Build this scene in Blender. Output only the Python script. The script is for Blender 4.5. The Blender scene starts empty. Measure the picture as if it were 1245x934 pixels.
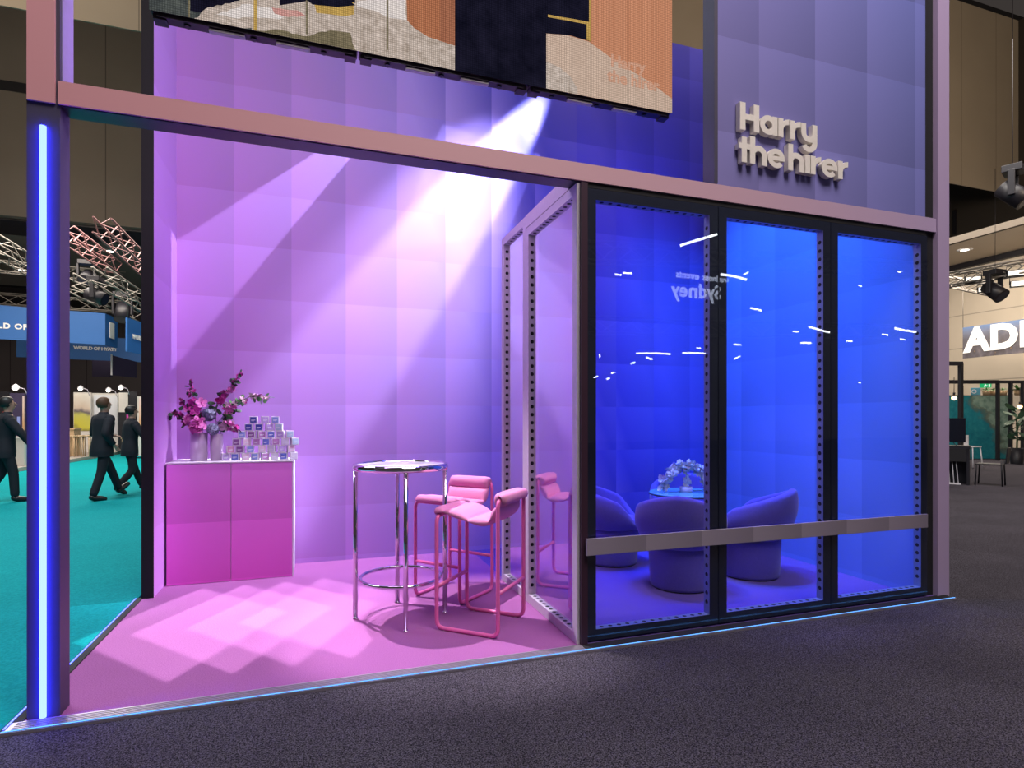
import bpy, bmesh, math, random
from mathutils import Vector, Matrix
random.seed(7)
PI = math.pi
SC = bpy.context.scene
COL = SC.collection

# ------------------------------------------------------------------ camera geometry (1245 x 934 frame)
F, CX, HY, CH = 701.0, 622.5, 510.0, 1.4
A_, B_ = .9471, .3210
def ray(u, v):
    X = (u - CX) / F
    return Vector((A_ * X + B_, -B_ * X + A_, (HY - v) / F))
def aty(u, v, y):
    d = ray(u, v); t = y / d.y
    return Vector((d.x * t, y, CH + d.z * t))
def atx(u, v, x):
    d = ray(u, v); t = x / d.x
    return Vector((x, d.y * t, CH + d.z * t))
def atz(u, v, z=0.0):
    d = ray(u, v); t = (z - CH) / d.z
    return Vector((d.x * t, d.y * t, z))
def atd(u, v, Z):
    d = ray(u, v)
    return Vector((d.x * Z, d.y * Z, CH + d.z * Z))

# ------------------------------------------------------------------ mesh builder
class MB:
    def __init__(self):
        self.bm = bmesh.new()
    def _m(self, faces, mi, smooth=False):
        for f in faces:
            f.material_index = mi
            f.smooth = smooth
    def box(self, x0, x1, y0, y1, z0, z1, mi=0, M=None, bevel=0.0):
        vs = [self.bm.verts.new(Vector(c) if M is None else M @ Vector(c)) for c in
              ((x0, y0, z0), (x1, y0, z0), (x1, y1, z0), (x0, y1, z0), (x0, y0, z1), (x1, y0, z1), (x1, y1, z1), (x0, y1, z1))]
        fs = [self.bm.faces.new([vs[i] for i in q]) for q in
              ((0, 3, 2, 1), (4, 5, 6, 7), (0, 1, 5, 4), (1, 2, 6, 5), (2, 3, 7, 6), (3, 0, 4, 7))]
        self._m(fs, mi)
        if bevel > 0:
            es = list({e for f in fs for e in f.edges})
            r = bmesh.ops.bevel(self.bm, geom=es, offset=bevel, segments=2, profile=.5, affect='EDGES')
            self._m(r['faces'], mi)
        return fs
    def poly(self, pts, mi=0):
        f = self.bm.faces.new([self.bm.verts.new(Vector(p)) for p in pts])
        f.material_index = mi
        return f
    def prism(self, pts, d, mi=0):
        """pts: closed outline (3-D), extruded along vector d"""
        d = Vector(d)
        a = [self.bm.verts.new(Vector(p)) for p in pts]
        b = [self.bm.verts.new(Vector(p) + d) for p in pts]
        n = len(a)
        fs = [self.bm.faces.new(a[::-1]), self.bm.faces.new(b)]
        for i in range(n):
            fs.append(self.bm.faces.new((a[i], a[(i + 1) % n], b[(i + 1) % n], b[i])))
        self._m(fs, mi)
        return fs
    def cyl(self, p0, p1, r0, r1=None, n=16, mi=0, caps=True, smooth=True):
        p0, p1 = Vector(p0), Vector(p1)
        r1 = r0 if r1 is None else r1
        ax = (p1 - p0).normalized()
        t = Vector((1, 0, 0)) if abs(ax.x) < .9 else Vector((0, 1, 0))
        e = ax.cross(t).normalized(); g = ax.cross(e)
        A = [self.bm.verts.new(p0 + (e * math.cos(2 * PI * i / n) + g * math.sin(2 * PI * i / n)) * r0) for i in range(n)]
        Bv = [self.bm.verts.new(p1 + (e * math.cos(2 * PI * i / n) + g * math.sin(2 * PI * i / n)) * r1) for i in range(n)]
        for i in range(n):
            f = self.bm.faces.new((A[i], A[(i + 1) % n], Bv[(i + 1) % n], Bv[i])); f.material_index = mi; f.smooth = smooth
        if caps:
            f = self.bm.faces.new(A[::-1]); f.material_index = mi
            f = self.bm.faces.new(Bv); f.material_index = mi
    def tube(self, pts, r, n=10, mi=0, closed=False, radii=None):
        pts = [Vector(p) for p in pts]
        m = len(pts)
        rings = []
        up = None
        for i, p in enumerate(pts):
            if closed:
                t = (pts[(i + 1) % m] - pts[i - 1]).normalized()
            else:
                t = (pts[min(i + 1, m - 1)] - pts[max(i - 1, 0)]).normalized()
            if up is None:
                up = Vector((0, 0, 1)) if abs(t.z) < .9 else Vector((1, 0, 0))
            e = (up - t * up.dot(t)).normalized(); up = e
            g = t.cross(e)
            rr = radii[i] if radii else r
            rings.append([self.bm.verts.new(p + (e * math.cos(2 * PI * k / n) + g * math.sin(2 * PI * k / n)) * rr) for k in range(n)])
        last = m if closed else m - 1
        for i in range(last):
            a, b = rings[i], rings[(i + 1) % m]
            off = 0
            if closed and i == m - 1:
                off = min(range(n), key=lambda o: (b[o].co - a[0].co).length)
            for k in range(n):
                f = self.bm.faces.new((a[k], a[(k + 1) % n], b[(k + 1 + off) % n], b[(k + off) % n])); f.smooth = True; f.material_index = mi
        if not closed:
            f = self.bm.faces.new(rings[0][::-1]); f.material_index = mi
            f = self.bm.faces.new(rings[-1]); f.material_index = mi
    def lathe(self, prof, c=(0, 0, 0), n=32, mi=0, cap=True):
        c = Vector(c)
        rings = []
        for (r, z) in prof:
            rings.append([self.bm.verts.new(c + Vector((r * math.cos(2 * PI * k / n), r * math.sin(2 * PI * k / n), z))) for k in range(n)])
        for a, b in zip(rings, rings[1:]):
            for k in range(n):
                f = self.bm.faces.new((a[k], a[(k + 1) % n], b[(k + 1) % n], b[k])); f.smooth = True; f.material_index = mi
        if cap:
            for rg, rev in ((rings[0], True), (rings[-1], False)):
                f = self.bm.faces.new(rg[::-1] if rev else rg); f.material_index = mi
    def ball(self, c, rx, ry=None, rz=None, mi=0, sub=2, M=None):
        ry = rx if ry is None else ry; rz = rx if rz is None else rz
        T = Matrix.Translation(Vector(c)) @ (M if M is not None else Matrix.Identity(4)) @ Matrix.Diagonal((rx, ry, rz, 1))
        r = bmesh.ops.create_icosphere(self.bm, subdivisions=sub, radius=1, matrix=T)
        fs = {f for v in r['verts'] for f in v.link_faces}
        self._m(fs, mi, True)
    def grid(self, fn, nu, nv, mi=0, closed_u=False, smooth=True):
        V = [[self.bm.verts.new(Vector(fn(i / nu, j / nv))) for j in range(nv + 1)] for i in range(nu if closed_u else nu + 1)]
        N = len(V)
        for i in range(nu):
            for j in range(nv):
                f = self.bm.faces.new((V[i][j], V[(i + 1) % N][j], V[(i + 1) % N][j + 1], V[i][j + 1]))
                f.smooth = smooth; f.material_index = mi
    def xform(self, M):
        bmesh.ops.transform(self.bm, matrix=M, verts=self.bm.verts)
    def build(self, name, mats, parent=None, recalc=True):
        if recalc:
            bmesh.ops.recalc_face_normals(self.bm, faces=self.bm.faces)
        me = bpy.data.meshes.new(name)
        self.bm.to_mesh(me); self.bm.free()
        for m in (mats if isinstance(mats, (list, tuple)) else [mats]):
            me.materials.append(m)
        o = bpy.data.objects.new(name, me)
        COL.objects.link(o)
        if parent is not None:
            o.parent = parent
        return o

def tag(o, label, cat, group=None, kind=None):
    o['label'] = label; o['category'] = cat
    if group: o['group'] = group
    if kind: o['kind'] = kind
    return o
def thing(name, label, cat, loc=(0, 0, 0), rz=0.0, group=None):
    o = bpy.data.objects.new(name, None)
    o.empty_display_size = .1
    COL.objects.link(o)
    o.location = loc; o.rotation_euler = (0, 0, rz)
    return tag(o, label, cat, group)
def struct(o, label=None):
    o['kind'] = 'structure'
    if label: o['label'] = label
    return o
def kids(o):
    return [c for c in COL.objects if c.parent == o]
def copy_tree(o, loc, rz=0.0, label=None):
    """a copy of a thing with copies of its parts and sub-parts"""
    def rec(src, par):
        c = src.copy(); COL.objects.link(c)
        if par is not None: c.parent = par
        for ch in kids(src):
            rec(ch, c)
        return c
    r = rec(o, None)
    r.location = loc; r.rotation_euler = (0, 0, rz)
    if label: r['label'] = label
    return r

# ------------------------------------------------------------------ materials
def lin(c):
    return tuple((x / 12.92 if x <= .04045 else ((x + .055) / 1.055) ** 2.4) for x in (q / 255 for q in c))
class NT:
    def __init__(self, name):
        self.m = bpy.data.materials.new(name); self.m.use_nodes = True
        self.t = self.m.node_tree; self.t.nodes.clear()
        self.out = self.t.nodes.new('ShaderNodeOutputMaterial')
    def n(self, typ, **kw):
        nd = self.t.nodes.new(typ)
        for k, v in kw.items():
            if k == 'ins':
                for kk, vv in v.items():
                    if hasattr(vv, 'is_output'): self.t.links.new(vv, nd.inputs[kk])
                    else: nd.inputs[kk].default_value = vv
            else: setattr(nd, k, v)
        return nd
    def math(self, op, a, b=0.0, clamp=False):
        return self.n('ShaderNodeMath', operation=op, use_clamp=clamp, ins={0: a, 1: b}).outputs[0]
    def mix(self, f, a, b, blend='MIX'):
        nd = self.n('ShaderNodeMix', data_type='RGBA', blend_type=blend)
        for k, v in ((0, f), (6, a), (7, b)):
            if hasattr(v, 'is_output'): self.t.links.new(v, nd.inputs[k])
            elif k == 0: nd.inputs[k].default_value = v
            else: nd.inputs[k].default_value = (*v[:3], 1)
        return nd.outputs[2]
    def xyz(self, space='Object'):
        tc = self.n('ShaderNodeTexCoord')
        s = self.n('ShaderNodeSeparateXYZ', ins={0: tc.outputs[space]})
        return tc.outputs[space], s.outputs[0], s.outputs[1], s.outputs[2]
    def noise(self, vec, scale, detail=2.0, rough=.5):
        return self.n('ShaderNodeTexNoise', ins={'Vector': vec, 'Scale': scale, 'Detail': detail, 'Roughness': rough})
    def ramp(self, f, stops):
        r = self.n('ShaderNodeValToRGB', ins={0: f})
        el = r.color_ramp.elements
        while len(el) > 1: el.remove(el[-1])
        el[0].position = stops[0][0]; el[0].color = (*stops[0][1][:3], 1)
        for p, c in stops[1:]:
            e = el.new(p); e.color = (*c[:3], 1)
        return r.outputs[0]
    def bsdf(self, **ins):
        return self.n('ShaderNodeBsdfPrincipled', ins=ins)
    def surf(self, s):
        self.t.links.new(s, self.out.inputs[0])
        return self.m

def pbr(name, col, rough=.6, metal=0.0, bump=0.0, bscale=200.0, vary=.08, spec=.5, sheen=0.0, coat=0.0):
    t = NT(name)
    vec, x, y, z = t.xyz()
    nz = t.noise(vec, bscale * .2, 3)
    c = t.mix(nz.outputs[0], tuple(q * (1 - vary) for q in col), tuple(min(1, q * (1 + vary)) for q in col))
    ins = {'Base Color': c, 'Roughness': rough, 'Metallic': metal, 'Specular IOR Level': spec, 'Sheen Weight': sheen, 'Coat Weight': coat}
    if bump > 0:
        n2 = t.noise(vec, bscale, 2)
        b = t.n('ShaderNodeBump', ins={'Strength': bump, 'Distance': .002, 'Height': n2.outputs[0]})
        ins['Normal'] = b.outputs[0]
    return t.surf(t.bsdf(**ins).outputs[0])
def emit(name, col, strength):
    t = NT(name)
    return t.surf(t.n('ShaderNodeEmission', ins={0: (*col, 1), 1: strength}).outputs[0])

def print_fabric(name, axis, tw, th, ox, oz, stops, wx, wz, w0, kx=.15, kz=.10):
    """fabric print: an overall hue gradient, broken into tiles that each fade across and down"""
    t = NT(name)
    vec, x, y, z = t.xyz()
    a = x if axis == 'x' else y
    fx = t.math('FRACT', t.math('DIVIDE', t.math('SUBTRACT', a, ox), tw))
    fz = t.math('FRACT', t.math('DIVIDE', t.math('SUBTRACT', z, oz), th))
    ix = t.math('FLOOR', t.math('DIVIDE', t.math('SUBTRACT', a, ox), tw))
    iz = t.math('FLOOR', t.math('DIVIDE', t.math('SUBTRACT', z, oz), th))
    # hue parameter: steps a little from tile to tile and drifts inside it
    h = t.math('ADD', t.math('ADD', t.math('MULTIPLY', a, wx), t.math('MULTIPLY', z, wz)), w0)
    h = t.math('ADD', h, t.math('MULTIPLY', t.math('SUBTRACT', fx, .5), .05))
    h = t.math('ADD', h, t.math('MULTIPLY', t.math('SUBTRACT', fz, .5), .03))
    col = t.ramp(h, stops)
    cell = t.n('ShaderNodeCombineXYZ', ins={0: ix, 1: iz, 2: 0.0})
    wn = t.n('ShaderNodeTexWhiteNoise', ins={0: cell.outputs[0]})
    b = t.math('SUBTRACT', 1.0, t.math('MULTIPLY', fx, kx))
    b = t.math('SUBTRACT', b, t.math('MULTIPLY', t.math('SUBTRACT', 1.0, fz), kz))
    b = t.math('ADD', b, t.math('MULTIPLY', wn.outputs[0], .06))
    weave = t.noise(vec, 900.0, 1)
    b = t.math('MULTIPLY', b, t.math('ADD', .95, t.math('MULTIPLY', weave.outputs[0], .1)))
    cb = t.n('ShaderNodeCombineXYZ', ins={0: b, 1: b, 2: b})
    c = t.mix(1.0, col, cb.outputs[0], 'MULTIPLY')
    bp = t.n('ShaderNodeBump', ins={'Strength': .08, 'Distance': .001, 'Height': weave.outputs[0]})
    return t.surf(t.bsdf(**{'Base Color': c, 'Roughness': .85, 'Specular IOR Level': .15, 'Normal': bp.outputs[0]}).outputs[0])

MAG, VIO, LAV, BLU = (.52, .22, .60), (.46, .28, .70), (.38, .29, .76), (.10, .11, .60)
PR_STOPS = [(0.0, MAG), (.12, (.50, .25, .67)), (.25, VIO), (.37, LAV), (.51, (.12, .11, .56)), (.60, (.24, .20, .70)), (1.0, (.18, .16, .68))]  # print hues; the dark blue stop also holds the lounge wall's dim blue light
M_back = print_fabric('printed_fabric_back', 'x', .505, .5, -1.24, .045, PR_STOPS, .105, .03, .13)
M_side = print_fabric('printed_fabric_side_lit', 'y', .80, .5, 5.18, .045, [(0, (.74, .34, .82)), (1, (.60, .38, .86))], 0.0, .15, .05, .06, .05)  # side print brightened, lamp light on this wall put into its colour
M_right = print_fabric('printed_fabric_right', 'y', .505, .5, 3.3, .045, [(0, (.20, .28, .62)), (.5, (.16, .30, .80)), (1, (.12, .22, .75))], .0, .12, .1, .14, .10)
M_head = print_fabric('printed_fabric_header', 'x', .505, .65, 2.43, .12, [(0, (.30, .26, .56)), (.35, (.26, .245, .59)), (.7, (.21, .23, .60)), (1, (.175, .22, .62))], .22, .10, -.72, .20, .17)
M_cab = print_fabric('printed_panel_cabinet', 'x', .505, .5, -1.21, .02, [(0, (.90, .16, .72)), (.6, (.88, .24, .78)), (1, (.80, .30, .82))], .0, .75, .0, .10, .16)
def fascia_mat():
    t = NT('printed_fascia')
    vec, x, y, z = t.xyz()
    f = t.math('MULTIPLY', t.math('ADD', x, 1.3), 1 / 6.1)
    c = t.ramp(f, [(0, (.84, .40, .44)), (.35, (.76, .42, .46)), (.7, (.62, .40, .50)), (1, (.50, .38, .60))])
    nz = t.noise(vec, 500, 2)
    c = t.mix(nz.outputs[0], c, tuple([.5, .5, .5]), 'MIX') if False else c
    return t.surf(t.bsdf(**{'Base Color': c, 'Roughness': .55}).outputs[0])
M_fascia = fascia_mat()
def rail_mat():
    t = NT('printed_rail')
    vec, x, y, z = t.xyz()
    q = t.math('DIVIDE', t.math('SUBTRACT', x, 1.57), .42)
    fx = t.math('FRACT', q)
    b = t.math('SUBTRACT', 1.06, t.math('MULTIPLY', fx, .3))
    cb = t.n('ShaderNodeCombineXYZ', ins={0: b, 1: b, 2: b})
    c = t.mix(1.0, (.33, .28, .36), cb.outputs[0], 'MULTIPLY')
    return t.surf(t.bsdf(**{'Base Color': c, 'Roughness': .45}).outputs[0])
M_rail = rail_mat()

def carpet(name, c1, c2, scale, bump=.5, blotch=.25):
    t = NT(name)
    vec, x, y, z = t.xyz()
    n1 = t.noise(vec, scale, 2, .7)
    n2 = t.noise(vec, 1.1, 3)
    f = t.math('MULTIPLY', t.math('SUBTRACT', n1.outputs[0], .40), 4.5, True)
    c = t.mix(f, c1, c2)
    k = t.math('ADD', 1 - blotch / 2, t.math('MULTIPLY', t.math('SUBTRACT', n2.outputs[0], .5), blotch * 2))
    cb = t.n('ShaderNodeCombineXYZ', ins={0: k, 1: k, 2: k})
    c = t.mix(1.0, c, cb.outputs[0], 'MULTIPLY')
    b = t.n('ShaderNodeBump', ins={'Strength': bump, 'Distance': .006, 'Height': n1.outputs[0]})
    return t.surf(t.bsdf(**{'Base Color': c, 'Roughness': .95, 'Specular IOR Level': .1, 'Normal': b.outputs[0]}).outputs[0])
M_hallfloor = carpet('charcoal_speckled_carpet', (.009, .008, .011), (.138, .122, .152), 150.0, .25, .35)
M_pinkfloor = carpet('pink_carpet', (.33, .105, .31), (.43, .155, .40), 160.0, .4, .1)
M_teal = carpet('teal_carpet', (.0, .29, .31), (.005, .37, .40), 60.0, .2, .1)

M_black = pbr('black_metal', (.012, .011, .016), .45)
M_blackmatte = pbr('black_matte', (.010, .009, .012), .8)
M_navy = pbr('dark_frame_metal', (.010, .014, .035), .35)
M_alu = pbr('anodised_aluminium', (.62, .56, .64), .45, .1)
M_aludark = pbr('aluminium_blue_grey', (.20, .26, .40), .4, .3)
M_hole = pbr('hole_shadow', (.01, .01, .015), .9)
M_edge = pbr('ribbed_aluminium_edge', (.42, .38, .44), .4, .6)
M_dcol = pbr('dark_column_face', (.07, .06, .10), .55)
M_lav = pbr('lavender_cladding', (.42, .34, .66), .6)
M_white = pbr('white_laminate', (.80, .78, .82), .35)
M_letter = pbr('ivory_letter', (.90, .84, .76), .55)
M_pinkmetal = pbr('pink_powder_coat', (.88, .17, .46), .32, 0, 0, 100, .03, .5)
M_pinkfab = pbr('pink_canvas', (.88, .32, .58), .8, 0, .3, 500, .05, .2)
M_velvet = pbr('lavender_velvet', (.13, .095, .37), .85, 0, .25, 300, .14, .2, .25)
M_chrome = pbr('chrome', (.86, .86, .88), .05, 1.0, 0, 20, .01)
M_mirror = pbr('glossy_white_top', (.86, .80, .86), .12, 0.0, 0, 20, .01, .8)
M_vase = pbr('frosted_vase', (.62, .50, .68), .4, 0, 0, 40, .04, .5)
M_stem = pbr('green_stem', (.06, .12, .05), .6)
M_leaf = pbr('dark_green_leaf', (.025, .075, .035), .55)
M_leaf2 = pbr('fresh_green_leaf', (.07, .20, .05), .55)
M_grey = pbr('hall_grey', (.24, .22, .20), .8)
M_hallbrown = pbr('hall_brown_panel', (.16, .125, .10), .8)
M_beige = pbr('hall_beige_wall', (.62, .53, .42), .8)
M_hallceil = pbr('hall_ceiling_grey', (.22, .20, .18), .9)
M_truss = pbr('truss_aluminium', (.24, .215, .19), .5, .4)
M_suit = pbr('dark_navy_suit', (.012, .012, .020), .8)
M_skin = pbr('skin', (.50, .30, .22), .55)
M_hair = pbr('brown_hair', (.10, .045, .02), .6)
M_hairb = pbr('black_hair', (.012, .010, .010), .5)
M_shoe = pbr('black_leather', (.015, .013, .013), .35)
M_banner = pbr('blue_banner', (.02, .13, .42), .6)
M_bannertext = pbr('white_print', (.85, .86, .88), .6)
M_wood = pbr('pale_wood', (.55, .38, .22), .5, 0, 0, 60, .2)
M_whitepanel = pbr('white_stand_panel', (.62, .58, .54), .6)
M_purplesign = pbr('dark_purple_sign', (.05, .035, .09), .6)
M_teardark = pbr('dark_shadow_gap', (.004, .004, .006), .9)

def glass_mat(name, tint=(1, 1, 1), refl=1.0, bump=0.0, ior=1.5, rough=0.0, smudge=0.0):
    t = NT(name)
    geo = t.n('ShaderNodeNewGeometry')
    dt = t.n('ShaderNodeVectorMath', operation='DOT_PRODUCT', ins={0: geo.outputs['Normal'], 1: geo.outputs['Incoming']})
    c1 = t.math('SUBTRACT', 1.0, t.math('ABSOLUTE', dt.outputs['Value']), True)
    fr = t.n('ShaderNodeMath', operation='ADD', ins={0: t.math('MULTIPLY', t.math('POWER', c1, 5.0), .96), 1: .04})
    g = t.n('ShaderNodeBsdfGlossy', ins={'Roughness': rough, 'Color': (1, 1, 1, 1)})
    if bump:
        vec, x, y, z = t.xyz()
        nz = t.noise(vec, 2.2, 1)
        b = t.n('ShaderNodeBump', ins={'Strength': bump, 'Distance': .02, 'Height': nz.outputs[0]})
        t.t.links.new(b.outputs[0], g.inputs['Normal'])
    tr = t.n('ShaderNodeBsdfTransparent', ins={0: (*tint, 1)})
    m = t.n('ShaderNodeMixShader', ins={0: t.math('MULTIPLY', fr.outputs[0], refl, True), 1: tr.outputs[0], 2: g.outputs[0]})
    return t.surf(m.outputs[0])
M_glass = glass_mat('clear_glass', (.97, .98, 1), 1.0, .05)
M_glassp = glass_mat('partition_glass', (.90, .90, .92), 4.2)
def aqua():
    t = NT('aqua_glass')
    d = t.n('ShaderNodeBsdfPrincipled', ins={'Base Color': (.30, .78, .85, 1), 'Roughness': .05})
    tr = t.n('ShaderNodeBsdfTransparent', ins={0: (.55, .85, .9, 1)})
    return t.surf(t.n('ShaderNodeMixShader', ins={0: .6, 1: tr.outputs[0], 2: d.outputs[0]}).outputs[0])
M_glasstop = aqua()
M_led = emit('led_tube', (.60, .92, 36.0), 1.0)
M_ledfloor = emit('led_line', (.25, .80, 2.2), 1.0)
M_ledside = emit('led_line_side', (.5, .72, 7.0), 1.0)
M_lamp = emit('lamp_glow', (1.0, .92, .78), 9.0)
M_lampcool = emit('lamp_glow_cool', (.9, .95, 1.0), 16.0)
M_flood = emit('flood_glow', (1.0, .93, .8), 1.8)
M_bulb = emit('warm_bulb', (1.0, .62, .25), 4.0)

# ================================================================== STRUCTURE
Y0, YB = 3.25, 5.97          # booth front plane, back wall
XL, XP, XR = -1.21, 1.592, 4.56
ZT = 5.95
m = MB(); m.box(-45, 45, -25, Y0 - .095, -.06, -.012); m.box(4.75, 45, Y0 - .095, 48, -.06, -.012); m.box(-1.33, 4.75, 6.1, 48, -.06, -.012)
struct(m.build('floor', M_hallfloor), 'charcoal speckled exhibition hall carpet')
m = MB(); m.box(-7.6, -1.335, Y0 - .095, 48, -.06, -.010); struct(m.build('floor_aisle', M_teal), 'teal carpet of the aisle beside the booth')
m = MB(); m.box(-1.285, 1.56, Y0, YB + .1, -.03, 0.0); struct(m.build('floor_booth', M_pinkfloor), 'pink carpet inside the open booth')
m = MB(); m.box(1.56, XR + .09, Y0, YB + .1, -.03, 0.0); struct(m.build('floor_lounge', carpet('blue_lit_carpet', (.13, .08, .30), (.18, .12, .40), 160.0, .4, .12)), 'carpet inside the glass lounge, blue light put into its violet colour')  # violet base colour stands in for blue light on the pink carpet
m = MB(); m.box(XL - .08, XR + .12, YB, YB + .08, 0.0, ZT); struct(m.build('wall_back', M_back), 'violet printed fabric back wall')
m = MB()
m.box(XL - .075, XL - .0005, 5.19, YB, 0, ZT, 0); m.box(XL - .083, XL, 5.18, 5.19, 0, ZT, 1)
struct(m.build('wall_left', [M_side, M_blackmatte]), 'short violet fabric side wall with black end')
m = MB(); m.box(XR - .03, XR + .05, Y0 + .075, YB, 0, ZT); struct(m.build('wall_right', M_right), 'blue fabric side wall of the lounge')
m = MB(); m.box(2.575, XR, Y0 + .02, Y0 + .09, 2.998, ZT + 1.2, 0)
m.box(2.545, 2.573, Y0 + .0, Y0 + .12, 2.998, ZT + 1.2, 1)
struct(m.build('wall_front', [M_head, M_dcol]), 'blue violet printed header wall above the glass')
# beam and columns
m = MB(); m.box(-1.152, 4.652, Y0, Y0 + .012, 2.884, 2.992, 0); m.box(-1.146, 4.652, Y0 + .012, Y0 + .13, 2.878, 2.998, 1)
struct(m.build('trim_1', [M_fascia, M_navy]), 'pink to mauve fascia beam across the booth front')
m = MB(); m.box(-1.276, -1.147, Y0 + .012, Y0 + .125, 0, 7.2, 0); m.box(-1.272, -1.163, Y0, Y0 + .012, 2.884, 7.2, 1)
m.box(-1.147, -1.143, Y0 + .035, Y0 + .16, 3.0, 7.2, 2)
struct(m.build('trim_2', [M_dcol, M_fascia, M_lav]), 'dark corner column with pink upper cladding')
m = MB(); m.box(4.657, 4.785, Y0 - .01, Y0 + .12, -.01, 7.2, 0); m.box(4.555, 4.66, Y0 + .03, Y0 + .1, -.01, 7.2, 1)
struct(m.build('trim_3', [M_fascia, M_blackmatte]), 'lavender end column of the booth')
m = MB()
m.box(-1.33, 1.548, Y0 - .085, Y0, -.03, .004, 0); m.box(1.548, 4.74, Y0 - .082, Y0, -.03, .003, 1)
for k in range(5): m.box(-1.30, 1.545, Y0 - .078 + k * .015, Y0 - .072 + k * .015, .004, .007, 0)
m.box(-1.335, 4.745, Y0 - .095, Y0 - .089, -.03, .002, 0)
struct(m.build('trim_4', [M_edge, M_blackmatte]), 'ribbed aluminium floor edge of the booth')
m = MB(); m.box(-1.333, -1.285, Y0, 5.2, -.03, .006, 0); m.box(-1.345, -1.336, Y0 - .09, 5.2, -.03, .003, 0)
struct(m.build('trim_5', [M_blackmatte]), 'black floor edge beside the teal aisle')

# -- holed aluminium frames with glass
def bar_holes(m, axis, s0, s1, fixed, nrm, mi, mid, h0=.05, pitch=.062, r=.0145):
    """dark round holes along a bar's inner face. axis 0/2 = runs along s or z; local coords (s, n, z)"""
    L = s1 - s0; k = int((L - 2 * h0 + 1e-6) / pitch) + 1
    st = s0 + (L - (k - 1) * pitch) / 2
    for i in range(k):
        c = st + i * pitch
        pts = []
        for q in range(10):
            a = 2 * PI * q / 10
            p, w = r * math.cos(a), r * math.sin(a)
            if axis == 'z': pts.append((fixed + nrm * .0008, mid + p, c + w))
            else: pts.append((c + p, mid + w, fixed + nrm * .0008))
        f = m.poly(pts, mi)
def window(name, label, origin, sdir, width, z0, z1, depth, face, mats, panemat, pane_n, ndir):
    """origin: front-bottom corner; sdir: along the wall; ndir: into the wall. mats: (front, inner, hole)"""
    fr = MB()
    # uprights and rails
    for (a, b, c, d) in ((0, face, z0, z1), (width - face, width, z0, z1), (face, width - face, z0, z0 + face), (face, width - face, z1 - face, z1)):
        fr.box(a, b, 0, depth, c, d, 0)
    fr.bm.faces.ensure_lookup_table()
    for f in fr.bm.faces:
        c = f.calc_center_median(); n = f.normal; f.normal_update(); n = f.normal
        inner = (face - .001 < c.x < width - face + .001) and (z0 + face - .001 < c.z < z1 - face + .001)
        if inner and abs(n.y) < .5: f.material_index = 1
    for (s, nr) in ((face, 1), (width - face, -1)): bar_holes(fr, 'z', z0 + face, z1 - face, s, nr, 2, depth * .5)
    for (s, nr) in ((z0 + face, 1), (z1 - face, -1)): bar_holes(fr, 's', face, width - face, s, nr, 2, depth * .5)
    sd, nd = Vector(sdir), Vector(ndir)
    M = Matrix(((sd.x, nd.x, 0, origin[0]), (sd.y, nd.y, 0, origin[1]), (0, 0, 1, origin[2]), (0, 0, 0, 1)))
    fr.xform(M)
    root = bpy.data.objects.new(name, None); COL.objects.link(root); struct(root, label)
    fr.build('window_frame', mats, root, recalc=False)
    p = MB(); p.box(.004, width - .004, pane_n, pane_n + .006, z0 + .004, z1 - .004); p.xform(M)
    p.build('glass_pane', panemat, root)
    return root
for i, lab in enumerate(('glass front panel of the lounge nearest the open booth', 'middle glass front panel of the lounge', 'glass front panel of the lounge by the end column')):
    window('window_%d' % (i + 1), lab, (XP + .003 + i * .993, Y0 + .012, 0), (1, 0, 0), .988, .012, 2.848, .06, .068, [M_navy, M_aludark, M_hole], M_glass, -.009, (0, 1, 0))
window('window_4', 'glass partition panel between booth and lounge, front', (1.53, Y0 + .012, 0), (0, 1, 0), .925, .002, 2.87, .06, .062, [M_alu, M_alu, M_hole], M_glassp, .03, (1, 0, 0))
window('window_5', 'narrow glass partition panel at the rear end', (1.53, Y0 + .94, 0), (0, 1, 0), .61, .002, 2.97, .06, .062, [M_alu, M_alu, M_hole], M_glassp, .03, (1, 0, 0))
m = MB(); m.box(1.527, XP + .0, Y0 + .13, Y0 + .937, 2.872, 2.97, 0); struct(m.build('trim_6', M_alu), 'aluminium head rail of the partition')
m = MB(); m.box(1.55, 1.594, Y0 - .012, Y0 + .0105, .002, 2.87, 0); struct(m.build('trim_7', pbr('dark_maroon_post', (.05, .02, .04), .4)), 'dark corner post of the glass lounge')
m = MB(); m.box(XP, XR, Y0 + .012, Y0 + .075, 2.85, 2.877); struct(m.build('trim_8', M_blackmatte), 'dark gap under the beam')

# rail strip across the glass
t = thing('hand_rail', 'mauve grey flat rail running across all three lounge glass panels', 'rail', (0, 0, 0))
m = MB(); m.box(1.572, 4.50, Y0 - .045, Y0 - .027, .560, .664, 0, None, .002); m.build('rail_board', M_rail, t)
for x in (2.0, 3.1, 4.2):
    m = MB(); m.cyl((x, Y0 - .027, .61), (x, Y0 + .003, .61), .012); m.build('standoff', M_alu, t)

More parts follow.
